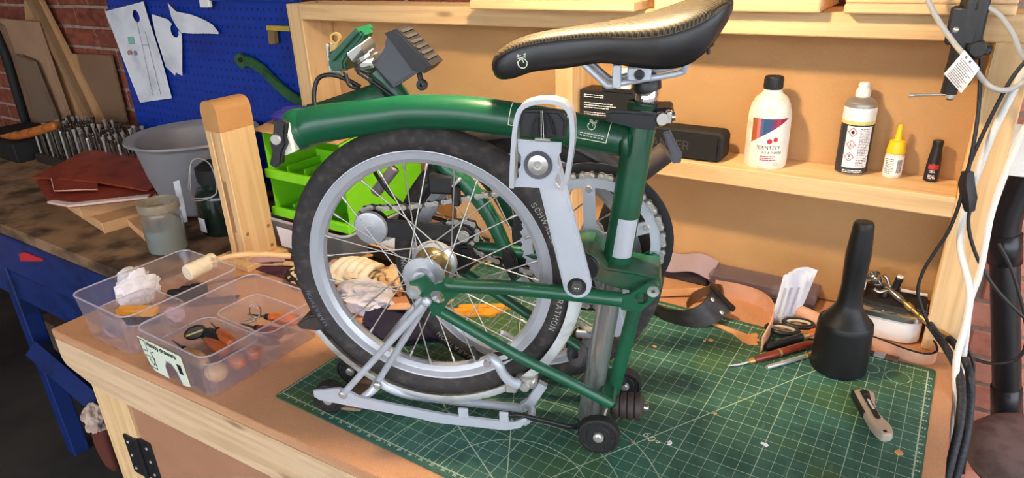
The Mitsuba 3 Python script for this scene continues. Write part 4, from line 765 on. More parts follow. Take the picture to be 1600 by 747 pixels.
one("metal_ruler", tf(bx((0, -.006, BZ), (.105, .006, BZ + .0012), .0003), rotz(math.radians(-10), (.786, .603, 0))), mat('ruler_tan', 'a98a72', .35, .4), 'narrow tan metal ruler lying along the back edge of the mat', 'ruler', False)
HOSE = mat('braided_hose', worn('1d1e21', '2a2b30', 300, .4, .6), .6)
def cable(name, P, r, m, label, cat_='cable', s=8, **kw): return one(name, tube(P, r, 12, s), m, label, cat_, True, **kw)
t = thing('air_hose', 'black braided air hose from the airbrush hanging over the right bench edge', 'hose')
part(t, 'hose', tube([(.868, .655, .047), (.880, .640, .040), (.900, .608, .030), (.920, .560, .018), (.930, .505, -.015), (.930, .46, -.07), (.928, .43, -.20)], .0062, 14, 8), HOSE, True)
t = thing('air_hose', 'second black braided hose with a long brass connector by the post', 'hose')
part(t, 'hose', tube([(.896, .648, .034), (.912, .628, .030), (.934, .585, .012), (.944, .530, -.04), (.944, .49, -.10), (.942, .46, -.22)], .0062, 14, 8), HOSE, True)
rod(t, 'connector', (.872, .668, .040), (.898, .645, .034), [(0, 0), (.0035, 0), (.0035, .2), (.0055, .22), (.0055, .9), (.006, .92), (.006, 1), (0, 1)], BRASS)
WC = mat('white_cable', 'd8d3cb', .5); GC = mat('grey_cable', 'a8a39c', .5)
cable('mains_cable', [(.9224,.62,.5193),(.9044,.62,.4746),(.8883,.62,.3944),(.8812,.62,.3343),(.8766,.62,.2855),(.8761,.615,.2509),(.8833,.61,.2064),(.9007,.6,.1657),(.9097,.59,.1339),(.912,.58,.0944),(.9116,.57,.0416),(.9201,.55,-.0031),(.9326,.54,-.0528),(.9351,.53,-.095),(.9363,.53,-.1465)], .0052, WC, 'thick white mains cable running down the front of the right post')
cable('mains_cable', [(.9413,.6,.4309),(.9223,.6,.4062),(.9133,.6,.3463),(.9086,.6,.2775),(.9111,.6,.2269),(.9138,.6,.1743),(.9112,.6,.1295),(.9171,.6,.0739),(.9226,.61,.0223),(.9267,.61,-.0258),(.9316,.61,-.0884),(.941,.61,-.1517)], .0046, WC, 'second white mains cable swinging out to the right beside the post')
t = thing('lamp_cable', 'thin grey cable with a paper tag hanging in front of the top rail', 'cable')
part(t, 'cable', tube([(.7625,.6,.5931),(.7771,.6,.5639),(.796,.6,.5362),(.8157,.6,.5128),(.8282,.59,.5008),(.844,.585,.4851),(.8587,.585,.467),(.8724,.585,.4567),(.8869,.59,.4534),(.9002,.6,.4587),(.9291,.6,.4851)], .0038, 10, 8), GC, True)
TG = A([(.8305,.578,.5059),(.8526,.578,.4833),(.838,.578,.4484),(.8128,.578,.4731)]); TGb = lambda a, b: TG[0] * (1 - a) * (1 - b) + TG[1] * a * (1 - b) + TG[2] * a * b + TG[3] * (1 - a) * b + A([0, -.005 * math.sin(3.14 * b) - .003 * a, 0])
part(t, 'tag', sheet(A([[TGb(a, b) for b in np.linspace(0, 1, 9)] for a in np.linspace(0, 1, 7)]), .0004), PAPER, 40, label='white printed paper tag')
part(t, 'tag_print', cat([sheet(A([[TGb(a, b) + (0, -.0008, 0) for b in (q, q + .022)] for a in np.linspace(.12, .9 - .1 * (k % 3), 5)]), .0002) for k, q in enumerate(np.linspace(.22, .92, 11))] + [sheet(A([[TGb(a, b) + (0, -.0008, 0) for b in (.06, .14)] for a in (q, q + .10)]), .0002) for q in (.2, .45)]), INKG, False)
cable('lamp_cable', [(.8294,.61,.5921),(.8401,.61,.5645),(.8614,.61,.5483),(.8804,.61,.5257),(.8967,.61,.4987),(.9384,.61,.446)], .0034, GC, 'grey cable arching past the lamp arm at the top right')
BC = mat('black_cable', '1b1819', .5)
cable('black_cable', [(.9208,.6,.5216),(.8958,.6,.479),(.8836,.6,.4346),(.8729,.6,.3769),(.8675,.6,.3379),(.8674,.6,.3104),(.8664,.6,.2698),(.8612,.6,.2323),(.8508,.6,.1979),(.8416,.6,.1625),(.8407,.6,.128),(.8508,.6,.1015),(.8617,.6,.081),(.867,.61,.0679)], .0026, BC, 'thin black cable curving down in front of the shelf end to the bench')
t = thing('inline_switch', 'black inline cable adaptor hanging in front of the right post', 'adaptor')
part(t, 'body', tube([(.8679,.6,.3322),(.8697,.6,.3147),(.8774,.6,.2921),(.882,.6,.2727)], [.0075, .0105, .0105, .0065], 4, 0), BLACK, 30)
part(t, 'cable', tube([(.8434,.63,.5325),(.8547,.62,.4734),(.863,.61,.4218),(.8666,.6,.378),(.8679,.6,.3399),(.8682,.6,.3303)], .0028, 10, 8), BC, True)
part(t, 'cable', tube([(.882,.6,.2727),(.8834,.6,.2576),(.8907,.6,.2331),(.907,.6,.1996),(.9297,.6,.1674),(.957,.6,.1397),(.9903,.6,.1128)], .0026, 10, 8), BC, True)
cable('black_cable', [(.9068,.72,.0136),(.9357,.72,-.0272),(.9589,.72,-.0354),(.9813,.72,-.0318),(1.001,.72,-.0186),(1.0096,.72,.0033),(1.0057,.72,.0371),(.9908,.72,.0816),(.9617,.72,.1452),(.936,.72,.1855)], .0028, BC, 'thin black cable looping across the brick wall to the drain pipe')
cable('black_cable', [(.9014,.7,.0161),(.9236,.7,.0036),(.944,.7,-.0288),(.9505,.7,-.0663),(.9527,.7,-.1062),(.9618,.7,-.1374),(.9694,.7,-.2058),(.9756,.7,-.2625)], .0028, BC, 'thin black cable hanging straight down right of the bench')
cable('plug_lead', [(.8453,.66,.0658),(.8606,.66,.0651),(.8771,.66,.0611),(.8953,.66,.0479),(.9058,.66,.0261),(.9069,.66,.0063),(.8933,.66,-.0006),(.8782,.66,.0048)], .0034, BC, 'black plug lead with a ribbed strain relief by the post foot')
# the lamp's clamp and arm
la = 'bench_lamp'
part(la, 'clamp', cat([bx((.795, .612, .5865), (.850, .70, .597), .002), bx((.813, .612, .47), (.837, .628, .597), .003), bx((.812, .612, .468), (.838, .70, .476), .002)]), BLACK, False)
part(la, 'clamp_screw', cat([cyl((.8255, .648, .424), (.8255, .648, .506), .0045, 14), cyl((.8255, .665, .500), (.8255, .665, .5065), .011, 18)]), DKSTEEL)
part(la, 'tommy_bar', cat([cyl((.7725, .643, .4275), (.832, .652, .4325), .0022, 10), cyl((.7715, .643, .4274), (.779, .644, .428), .0036, 12), lathe([(0, -.004), (.006, -.004), (.006, .004), (0, .004)], 14, (.8255, .648, .431))]), STEEL, 40, label='steel tommy bar of the clamp')
part(la, 'arm', tube([(.8370, .612, .455), (.8390, .612, .53), (.838, .61, .60)], .0095, 16), BLACK, True); part(la, 'arm', tube([(.823, .612, .44), (.826, .612, .53), (.828, .612, .60)], .0105, 16), BLACK, True)
part(la, 'joint', cat([bx((.804, .602, .508), (.842, .622, .56), .004), cyl((.846, .596, .505), (.846, .622, .505), .010, 18), box((.852, .609, .503), (.020, .02, .012), .004), box((.846, .609, .503), (.012, .02, .024), .004)]), BLACK, 40)
part(la, 'pivot_screw', lathe([(0, .002), (.003, .0018), (.0045, 0), (0, 0)], 14, (.815, .602, .529), (0, -1, 0)), STEEL, True)
part(la, 'arm', tube([(.832, .612, .56), (.80, .58, .90), (.77, .55, 1.12)], .008, 12), BLACK, True); part(la, 'arm', tube([(.77, .55, 1.12), (.55, .375, 1.03), (.37, .215, .93)], .008, 12), BLACK, True)
part(la, 'elbow', cyl((.775, .535, 1.12), (.765, .565, 1.12), .02, 18), BLACK)
# wall things on the right
PIPE = mat('black_pipe', '1f1d1f', .3, 0, specular=.5)
t = thing('drain_pipe', 'shiny black drain pipe with a bend standing before the brick wall', 'pipe')
part(t, 'pipe', tube([(1.1197,1.17,-.607),(1.06,1.17,-.3246),(1.0134,1.17,-.1154),(.9851,1.17,.0132)], .0285, 28), PIPE, True)
part(t, 'pipe', tube([(.9867,1.17,.0058),(.9805,1.17,.0353),(.9757,1.17,.0797),(.981,1.17,.1394),(.9925,1.17,.1979),(1.0124,1.17,.2882)], .029, 28, 6), PIPE, True)
part(t, 'collar', tube([(.993,1.17,-.0241),(.9795,1.17,.0427)], .0325, 28), PIPE, True); part(t, 'collar', tube([(1.0775,1.17,-.41),(1.0606,1.17,-.3316)], .0310, 28), PIPE, True)
t = thing('socket_plate', 'white metal bracket with a screw on the outer side of the right post', 'bracket')
part(t, 'plate', bx((.915, .70, .305), (.9185, .755, .385), .001), WHITE, False); part(t, 'plate', bx((.915, .70, .305), (.958, .7035, .385), .001), WHITE, False)
part(t, 'screw', lathe([(0, .003), (.004, .002), (.006, 0), (0, 0)], 16, (.940, .70, .352), (0, -1, 0)), STEEL, True)
one('paper_flap', sheet(A([[(.932 + .045 * a, .69 + .02 * math.sin(a * 4), .37 + .075 * b - .012 * a * (1 - b)) for b in np.linspace(0, 1, 5)] for a in np.linspace(0, 1, 9)]), .0006), PAPER, 'curled white plastic sheet hanging above the bracket', 'sheet', 40)
t = thing('stool', 'round stool with a worn brown-grey padded seat in the bottom right corner', 'stool')
c = A([1.10, .84, -.28])
part(t, 'seat', lathe([(0, -.03), (.115, -.03), (.125, -.015), (.125, .005), (.11, .025), (.08, .032), (0, .034)], 48, c), mat('stool_vinyl', worn('7d6a66', '66544f', 30), .5), True)
part(t, 'stem', cyl((c[0], c[1], FZ + .04), (c[0], c[1], c[2] - .03), .025, 18), DKSTEEL)
for k in range(5): part(t, 'foot', tube([(c[0], c[1], FZ + .06), (c[0] + .25 * math.cos(k * 1.257), c[1] + .25 * math.sin(k * 1.257), FZ + .02)], [.022, .018], 10), BLACK, True)
# ---- the two translucent trays --------------------------------------------------------------------------------------------
MILK = milky('milky_tray', 'cdc8d8', .16); MILKR = milky('milky_rim', 'e2deea', .45); MILKI = milky('milky_inner', 'd8d2dc', .17)
def rr(x0, y0, x1, y1, r, n=6):
    return A([(cx + r * math.cos(a), cy + r * math.sin(a)) for cx, cy, a0 in ((x1 - r, y1 - r, 0), (x0 + r, y1 - r, 90), (x0 + r, y0 + r, 180), (x1 - r, y0 + r, 270)) for a in np.radians(np.linspace(a0, a0 + 90, n))])
def shell(rings, floor=True):
    k = len(rings[0]); V = np.vstack(rings); n = len(rings); i, j = np.meshgrid(np.arange(n - 1), np.arange(k), indexing='ij'); j2 = (j + 1) % k
    q = np.stack([i*k + j, i*k + j2, (i+1)*k + j2, (i+1)*k + j], -1).reshape(-1, 4); F = [q[:, [0, 1, 2]], q[:, [0, 2, 3]]]
    if floor: V = np.vstack([V, rings[0].mean(0)]); J = np.arange(k); F.append(np.stack([J * 0 + len(V) - 1, (J + 1) % k, J], 1))
    return trimesh.Trimesh(V, np.vstack(F), process=False)
def z_(P, z): return np.c_[P, np.full(len(P), z)]
def tray(label, b, t_, h, cups, r=.018):
    k = thing('tray', label, 'tray', 'translucent plastic trays')
    B, R = rr(*b, r), rr(*t_, r * 1.1); mid = lambda f: z_(B + (R - B) * f, BZ + .001 + (h) * f)
    part(k, 'body', shell([z_(B * .985 + B.mean(0) * .015, BZ + .0008), mid(.02), mid(.5), mid(1)]), MILK, 40)
    part(k, 'rim', sweep(mid(1.0), circ(.0016, 8), (0, 0, 1), True), MILKR, True, label='frosted rim')
    for c in cups:
        C = rr(*c[:4], .022); part(k, 'compartment', shell([z_(C, BZ + .002), z_(C + (C - C.mean(0)) * .04, BZ + c[4])], False), MILKI, 40); part(k, 'compartment_rim', sweep(z_(C + (C - C.mean(0)) * .04, BZ + c[4]), circ(.0013, 8), (0, 0, 1), True), MILKR, True)
    return k
t1 = tray('left translucent plastic tray at the corner of the bench holding a brush and cloth', (-.486, -.066, -.328, .158), (-.508, -.068, -.318, .170), .083, [(-.470, -.050, -.335, .055, .052)])
t2 = tray('right translucent plastic tray with a printed label on its front holding awls', (-.268, -.070, -.088, .160), (-.274, -.074, -.075, .166), .083, [(-.252, -.055, -.100, .046, .052), (-.248, .058, -.100, .150, .052)])
FL = frame((-.266, -.0725, BZ), (1, 0, 0), (0, -.07, 1))
LABM = mat('label_paper', 'cfd3bd', .6)
part(t2, 'label', tf(ext(Polygon([(.002, .072), (.130, .072), (.128, .010), (.115, .006), (.105, .004), (.1, .03), (.09, .043), (.075, .043), (.065, .03), (.064, .003), (.02, .004), (.008, .02)]), .0004), FL), LABM, False, label='pale printed label with an arch cut out')
part(t2, 'label_print', tf(cat([tf(meshkit.text_mesh('Handy drawers', .0088, .0003, True), frame((.026, .060, .0005), (1, 0, 0), (0, 1, 0))), lines(.045, .10, .050, .056, 2, .4, 4)]), FL), INK, False)
part(t2, 'label_print', tf(cat([tf(rrect(.004, .046, .022, .068, .0014), frame((0, 0, .0005), (1, 0, 0), (0, 1, 0))), tf(rrect(.010, .012, .034, .036, .0014), frame((0, 0, .0005), (1, 0, 0), (0, 1, 0))), tf(ext(LineString(A([(.020, .030), (.028, .018), (.036, .034), (.030, .046), (.040, .050)])).buffer(.0009), .0003), frame((0, 0, .0005), (1, 0, 0), (0, 1, 0))), tf(cat([flat((.108 + .0013 * i, .030), (.1088 + .0013 * i, .050)) for i in range(9)]), frame((0, 0, .0005), (1, 0, 0), (0, 1, 0)))]), FL), INK, False)
arch = LineString([(.0655, .004), (.0665, .028), (.074, .042), (.0825, .045), (.091, .042), (.0985, .028), (.1005, .006)]).buffer(.0016)
part(t2, 'label_print', tf(ext(arch, .0004), FL), mat('label_purple', '6f5d7c', .6), False)
# things in the left tray
YEL = mat('yellow_wood', worn('d9942e', 'b87920', 40), .5)
t = thing('scrubbing_brush', 'orange-yellow wooden brush block with black bristles in the left tray', 'brush')
F = frame((-.428, .006, .030), (.072, .040, .0), (-.04, .072, 0)); part(t, 'block', tf(rbox((0, 0, 0), (.080, .024, .014), .006), F), YEL, 40)
part(t, 'bristles', tf(cat([cyl((x, y, -.007), (x, y, -.026), .0028, 6) for x in np.linspace(-.035, .035, 11) for y in (-.007, 0, .007)]), F), MATTE, False)
one('tape_roll', ring([(.011, -.009), (.0185, -.009), (.0185, .009), (.011, .009)], 32, (-.432, -.040, .0170), (.35, -.9, .1)), milky('tape_clear', 'c9b9c4', .75), 'frosted roll of tape seen through the front of the left tray', 'tape', 30)
RAG = mat('white_cloth', worn('d7d4da', 'b9b5bf', 20, .4, .8), .9)
one('cloth', lump((-.489, .045, .044), (.014, .042, .036), 3, .5, 2.6, 4), RAG, 'crumpled white cloth at the left side of the left tray', 'cloth', True)
one('cloth', lump((-.588, .085, .020), (.020, .03, .028), 5, .6, 2.6, 4), RAG, 'white rag lying on the bench edge beyond the left tray', 'cloth', True)
for i, (x, y, a) in enumerate(((-.455, .100, 40), (-.438, .118, 30), (-.420, .132, 35))):
    one('black_clip', cat([tf(bx((-.016, -.010, 0), (.016, .010, .022), .003), rotz(math.radians(a), (x, y, .0 + .004 * i))), tf(bx((-.014, -.008, .022), (.012, .006, .026), .001), rotz(math.radians(a + 8), (x, y, .004 * i)))]), MATTE, ('nearest', 'middle', 'farthest')[i] + ' of three black plastic clips lying in the middle of the left tray', 'clip', False, 'black clips in the left tray')
one('pink_wrapper', lump((-.365, .046, .022), (.024, .012, .012), 8, .6, 2.4, 3), mat('pink_paper', 'd2a9b4', .7), 'crumpled pink wrapper in the left tray', 'wrapper', True)
t = thing('rawhide_mallet', 'pale rawhide mallet lying across the far end of the left tray, wooden handle outside', 'mallet')
H0, H1 = A([-.425, .118, .064]), A([-.425, .184, .068]); rod(t, 'head', H0, H1, [(0, 0), (.0155, 0), (.0175, .06), (.0165, .5), (.0175, .94), (.0155, 1), (0, 1)], mat('rawhide', worn('dfd3b8', 'cbbb9a', 30), .6), 28)
part(t, 'handle', tube([(-.425, .150, .068), (-.39, .200, .077), (-.36, .245, .070), (-.325, .300, .052)], [.0055, .006, .007, .0062], 14, 5), PINE[1], True, label='thin wooden handle')
one('craft_knife_blade', tf(bx((-.05, -.007, 0), (.05, .007, .003), .001), frame((-.375, .135, .008), (1, .9, 0), (-.9, 1, 0))), mat('tool_grey', '5a4a4c', .4, .5), 'slim dark grey tool lying at the far end of the left tray', 'tool', False)
# things in the right tray
def awl(label, P, Q, m, dark=True, ball=1.0, name='awl'):
    t = thing(name, label, 'awl'); P, Q = A(P), A(Q); L = lambda f: P + (Q - P) * f
    rod(t, 'spike', L(0), L(.42), [(0, 0), (.0012, .1), (.0026, 1), (0, 1)], DKSTEEL, 12)
    rod(t, 'ferrule', L(.38), L(.48), [(0, 0), (.0055, 0), (.0065, 1), (0, 1)], MATTE if dark else BRASS, 18)
    rod(t, 'handle', L(.46), L(1), [(0, 0), (.0068 * ball, 0), (.0085 * ball, .12), (.0075 * ball, .2), (.0095 * ball, .24), (.0118 * ball, .5), (.0122 * ball, .75), (.0085 * ball, .97), (.004, 1), (0, 1)], m, 26)
    return t
LW = mat('light_turned_wood', wood(0, 'd9a566', 'b98446', False), .35, 0, clearcoat=.5)
awl('awl with a pale turned wooden handle at the front of the right tray', (-.268, -.022, .030), (-.150, -.034, .024), LW, True, 1.1)
awl('awl with an orange turned handle behind the pale one in the right tray', (-.262, .018, .026), (-.145, .004, .028), ORW, False, 1.0)
awl('awl with an orange handle and dark ferrule beside the black grip in the right tray', (-.250, .046, .038), (-.150, .020, .034), ORW, True, .95)
awl('awl with a dull orange handle in the rear compartment, upper one', (-.232, .112, .026), (-.125, .142, .026), ORW, True, .95)
awl('awl with a reddish handle in the rear compartment, lower one', (-.226, .090, .018), (-.120, .100, .020), REDW, True, .95)
t = thing('bottle_brush', 'black bulb-shaped grip lying in the front compartment of the right tray', 'tool')
rod(t, 'grip', (-.240, .030, .028), (-.150, .012, .020), [(0, 0), (.007, 0), (.012, .1), (.0135, .3), (.011, .7), (.006, .97), (0, 1)], mat('black_grip', '1c2024', .5), 22)
t = thing('edge_wheel', 'dark oval tool with a cream stripe standing in the right tray', 'tool')
F = frame((-.245, .012, .034), (.5, .85, .15), (-.35, .1, .9)); part(t, 'body', tf(lathe([(0, -.006), (.012, -.006), (.0155, -.003), (.0155, .003), (.012, .006), (0, .006)], 26), F @ np.diag([1.25, .8, 1, 1])), mat('dark_olive', '2c2418', .45), 30)
part(t, 'stripe', tf(bx((-.016, -.0015, .0058), (.014, .0015, .0072), .0005), F), mat('cream_stripe', 'c9b173', .5), False)
t = thing('wing_divider', 'small steel wing divider with a bright ring in the rear compartment of the right tray', 'divider')
part(t, 'ring', sweep(smooth_path(A([(-.205 + .006 * math.cos(a), .113 + .008 * math.cos(a), .040 + .015 * math.sin(a)) for a in np.linspace(0, 2 * np.pi, 13)]), 3)[:-1], circ(.0014, 8), (.8, -.6, 0.01), True), CHROME, True)
part(t, 'leg', tube([(-.205, .112, .026), (-.232, .096, .018)], [.003, .0012], 8), STEEL, True); part(t, 'leg', tube([(-.202, .108, .024), (-.226, .086, .012)], [.003, .0012], 8), STEEL, True)
for i, (x, y, z, r, m) in enumerate(((-.118, -.035, .020, .017, LW), (-.112, .0, .022, .0145, ORW), (-.108, .030, .024, .0135, ORW))):
    one('wooden_ball', lathe([(0, -1.1 * r), (.6 * r, -1.0 * r), (.95 * r, -.4 * r), (r, .1 * r), (.8 * r, .7 * r), (.4 * r, 1.05 * r), (0, 1.1 * r)], 24, (x, y, z), (.9, .3, .1)), m, ['pale round wooden knob at the front right corner of the right tray', 'orange wooden knob against the right wall of the right tray, second from the front', 'orange wooden knob against the right wall of the right tray, third from the front'][i], 'knob', True)
one('wax_lump', lump((-.118, .182, .066), (.026, .011, .013), 11, .5, 2.5, 3), mat('wax', 'd3c3a0', .5), 'knobbly cream lump of wax on the far rim of the right tray', 'wax', True)
# ---- the blue bench on the left and what stands on it ----------------------------------------------------------------------
t = thing('steel_bench', 'blue steel bench with a worn dark wooden top to the left of the workbench', 'workbench')
GZ = -.02
part(t, 'top', bx((-2.45, .135, GZ - .035), (-.665, .74, GZ), .003), OLDW, False, label='worn dark wooden top')
part(t, 'front_beam', bx((-2.45, .125, GZ - .150), (-.660, .165, GZ - .030), .004), BLUEP, False)
part(t, 'side_beam', bx((-.70, .165, GZ - .145), (-.660, .74, GZ - .030), .004), BLUEP, False)
part(t, 'lower_beam', bx((-2.45, .15, -.30), (-.69, .19, -.20), .004), BLUEP, False)
for x in (-.72, -1.55, -2.40): part(t, 'leg', bx((x, .14, FZ), (x + .05, .19, GZ - .14), .003), BLUEP, False)
part(t, 'leg', bx((-.72, .68, FZ), (-.67, .73, GZ - .14), .003), BLUEP, False)
part(t, 'brace', tube([(-1.45, .13, -.458), (-.75, .13, -.62)], .035, 4), BLUEP, False)
holes = lambda p, n, uv: mix(lin('0a3396'), lin('061c58'), dr.select((dr.abs(p.x / .025 - dr.round(p.x / .025)) < .14) & (dr.abs(p.z / .025 - dr.round(p.z / .025)) < .14), 1.0, .35 * smoothstep(.4, .8, fbm(p.x * 7, p.z * 7, 2))))
t = thing('pegboard', 'blue steel pegboard with rows of small holes standing behind the blue bench', 'pegboard')
part(t, 'panel', bx((-1.612, .705, GZ), (-.648, .712, .60), .001), mat('pegboard_blue', holes, .4, 0, clearcoat=.3), False)
part(t, 'top_rail', bx((-1.612, .68, .548), (-.648, .704, .60), .004), mat('pale_blue_edge', '1a4aa4', .35), False)
part(t, 'bracket', bx((-1.05, .678, .530), (-1.005, .69, .560), .002), WHITE, False)
PY = .700
SHEETM = mat('pattern_paper', worn('dcdce0', 'c4c4cc', 14, .4, .8), .85)
def pattern(label, pts, hole_, wave=.002):
    k = thing('paper_pattern', label, 'paper pattern'); pl = Polygon(pts)
    if hole_: pl = pl.difference(Point(hole_[:2]).buffer(hole_[2], 20))
    m = ext(pl, .0007).subdivide_to_size(.03); v = m.vertices.copy(); x0, z0 = v[:, 0].min(), v[:, 1].min()
    m.vertices = np.c_[v[:, 0], PY - .003 - wave * (1 + np.sin(v[:, 0] * 35 + v[:, 1] * 22)) - v[:, 2], v[:, 1]]
    put(k, m, SHEETM, True); return k
pp = lambda L: [(a, c) for a, b, c in L]
k = pattern('long white paper pattern with a round hole hung at the left of the pegboard', pp([(-1.6216,.697,.5079),(-1.3653,.697,.5425),(-1.3353,.697,.2404),(-1.5376,.697,.2082)]), pp([(-1.4344,.697,.4969)])[0] + (.019,))
for j, (col, L) in enumerate((('7fb5a4', [(-1.504,.69,.4295),(-1.4714,.69,.4327),(-1.4714,.69,.4082),(-1.5071,.69,.4068)]), ('b5857f', [(-1.5305,.69,.3829),(-1.5083,.69,.3881),(-1.5074,.69,.3735),(-1.5286,.69,.3704)]), ('8a7f86', [(-1.4903,.69,.3847),(-1.4734,.69,.3875),(-1.4725,.69,.3731),(-1.4894,.69,.3702)]))):
    part(k, 'stamp', ext(Polygon(pp(L)), .0006, frame((0, .689, 0), (1, 0, 0), (0, 0, 1))), mat('stamp_' + str(j), col, .8), False)
part(k, 'pencil_lines', cat([ext(LineString(pp(L)).buffer(.0008), .0005, frame((0, .6885, 0), (1, 0, 0), (0, 0, 1))) for L in ([(-1.4225,.69,.488),(-1.4365,.69,.2399)], [(-1.3882,.69,.4494),(-1.3874,.69,.2481)], [(-1.4296,.69,.4078),(-1.3839,.69,.4096)])]), INKG, False)
pattern('white paper pattern with a notched edge and a hole beside the long one', pp([(-1.3354,.697,.5045),(-1.2603,.697,.4907),(-1.2022,.697,.4486),(-1.2428,.697,.3194),(-1.2783,.697,.3273),(-1.2898,.697,.3164),(-1.3331,.697,.3423),(-1.342,.697,.4402)]), pp([(-1.2362,.697,.457)])[0] + (.020,))
pattern('curled white paper pattern flaring to the right at the top of the pegboard', pp([(-1.2262,.697,.5398),(-1.1887,.697,.5163),(-1.1262,.697,.5081),(-1.0287,.697,.4812),(-1.0022,.697,.4603),(-1.0071,.697,.4548),(-1.2007,.697,.4524),(-1.2197,.697,.4727),(-1.2344,.697,.495)]), None, .006)
GRS = mat('green_strap', worn('2c5a30', '1c4028', 20), .5)
t = thing('green_strap', 'green curved handle hanging from a peg in the middle of the pegboard', 'handle')
part(t, 'strap', cext(unary_union([LineString(pp([(-.9361,.69,.3843),(-.8836,.69,.3834),(-.8378,.69,.3645),(-.791,.69,.3316),(-.7489,.69,.3042),(-.6901,.69,.2822)])).buffer(.014), Point(pp([(-.9216,.69,.3832)])[0]).buffer(.022)]), .012, .002, frame((0, .698, 0), (1, 0, 0), (0, 0, 1))), GRS, False)
part(t, 'peg', cyl(A([(-.9145,.69,.3872)][0]) + (0, .02, 0), A([(-.9145,.69,.3872)][0]) + (0, -.012, 0), .006, 12), MATTE)
t = thing('yellow_bracket', 'yellow metal bracket hooked on the pegboard beside the shelf post', 'bracket')
part(t, 'arm', ext(Polygon(pp([(-.7791,.69,.4847),(-.6871,.69,.4854),(-.6878,.69,.4723),(-.7824,.69,.4729)])), .012, frame((0, .700, 0), (1, 0, 0), (0, 0, 1))), mat('yellow_paint', 'b59a3c', .5), False)
part(t, 'leg', ext(Polygon(pp([(-.7742,.69,.4731),(-.7478,.69,.4722),(-.7515,.69,.4384),(-.7737,.69,.4358),(-.7804,.69,.4407)])), .012, frame((0, .698, 0), (1, 0, 0), (0, 0, 1))), mat('bracket_brown', '7a6440', .5), False)
# boards leaning at the far left
for i, (L, y, d, m, lab) in enumerate([
    ([(-2.3639,.78,.5332),(-2.2132,.78,.5343),(-1.9852,.78,.0637),(-2.1053,.78,.0244),(-2.6552,.78,-.0508)], .780, .012, CARD, 'broad pale board leaning behind the others at the far left'),
    ([(-2.5584,.745,.4641),(-2.2273,.745,.4563),(-2.1937,.745,.0633),(-2.4786,.745,.006)], .745, .015, mat('board_pale', board('b08a6c', '977458'), .75), 'pinkish-brown board leaning second from the front'),
    ([(-2.4189,.71,.33),(-2.2793,.71,.3066),(-2.2285,.71,.0675),(-2.4054,.71,.0329)], .712, .016, mat('board_dull', board('7d6550', '6a5444'), .75), 'dull brown board leaning in front of the pale ones'),
    ([(-2.5959,.73,.4596),(-2.5062,.73,.4363),(-2.4551,.73,.026),(-2.6065,.73,-.0043)], .730, .014, mat('board_red', board('8a6a52', '755842'), .75), 'narrow brown board leaning at the left of the dull one'),
    ([(-2.3047,.76,.5352),(-2.2723,.76,.5354),(-2.0744,.76,.0825),(-2.1065,.76,.0793)], .76, .010, mat('edge_pale', '94714f', .7), 'thin board edge-on with a pale edge, left of the brick wall'),
    ([(-2.2692,.77,.5346),(-2.2373,.77,.5349),(-2.0527,.77,.0851),(-2.0738,.77,.083)], .77, .012, mat('edge_pale2', '80603f', .7), 'second thin edge-on board nearest the brick wall'),
    ([(-2.2318,.79,.3328),(-1.8234,.79,.3423),(-1.8354,.79,.0897),(-2.2139,.79,.0513)], .786, .008, mat('hardboard', board('8a6a50', '785a42'), .75), 'brown hardboard sheet standing against the brick wall by the pegboard'),
    ([(-2.2156,.79,.3336),(-2.0772,.79,.3351),(-2.1043,.79,.0624),(-2.1861,.79,.0541)], .779, .006, CARD, 'paler hardboard strip standing at the left of the brown sheet')]):
    one('leaning_board', cext(Polygon(pp(L)), d, .001, frame((0, y, 0), (1, 0, 0), (0, 0, 1))), m, lab, 'board', False)
t = thing('dark_pole', 'dark round pole leaning at the left edge', 'pole'); part(t, 'pole', tube([(-2.5559,.7,.4885),(-2.5128,.7,.3114),(-2.5301,.7,.0391)], .018, 12), MATTE, True)
one('black_crate', bx((-2.44, .46, GZ), (-2.06, .68, .055), .003), MATTE, 'black box standing at the far left end of the blue bench', 'box', False)
# punches standing in a rack
t = thing('punch_rack', 'dark block rack that holds rows of upright leather punches', 'rack')
part(t, 'block', bx((-2.02, .505, GZ), (-1.205, .690, GZ + .035), .003), mat('dark_wood', '2a211c', .7), False)
DS = mat('dull_steel', '6b6157', .3, .9); shared = {}
for i in range(178):
    row, c = divmod(i, 24); x = -1.99 + .033 * c + rnd.uniform(-.006, .006); y = .518 + .023 * row + rnd.uniform(-.004, .004)
    if x > -1.215: continue
    if row == 7: x, y = -1.19 + .030 * c, .672
    v = i % 6
    if v not in shared:
        h, r = [.115, .125, .11, .135, .12, .13][v], [.0042, .0048, .0038, .0045, .0052, .004][v]
        m = lathe([(0, 0), (r * .7, 0), (r * .7, .03), (r, .035), (r, h - .012), (r * 1.5, h - .008), (r * 1.5, h), (0, h)] if v % 2 else [(0, 0), (r, 0), (r, h - .004), (r * .7, h), (0, h)], 8)
        shared[v] = mikit.ply(m, DS if v % 3 else STEEL, smooth=30)
    k = thing('leather_punch', 'slim steel leather punch standing upright in the dark rack', 'punch', 'steel punches in the rack'); seen.add(k)
    scene[k] = {**shared[v], 'to_world': T().translate([x, y, GZ + .012 + rnd.uniform(0, .012) + .010 * (row / 7)])}
t = thing('wood_handled_tool', 'tool with a long orange wooden handle lying over the punches at the left', 'tool')
part(t, 'handle', tube([(-2.2419,.5,.0519),(-2.083,.5,.0775),(-1.907,.5,.1138),(-1.7629,.5,.1476)], [.010, .016, .016, .014], 14, 4), mat('orange_handle', worn('b5652a', '7a3f18', 30, .55, .75), .5), True)
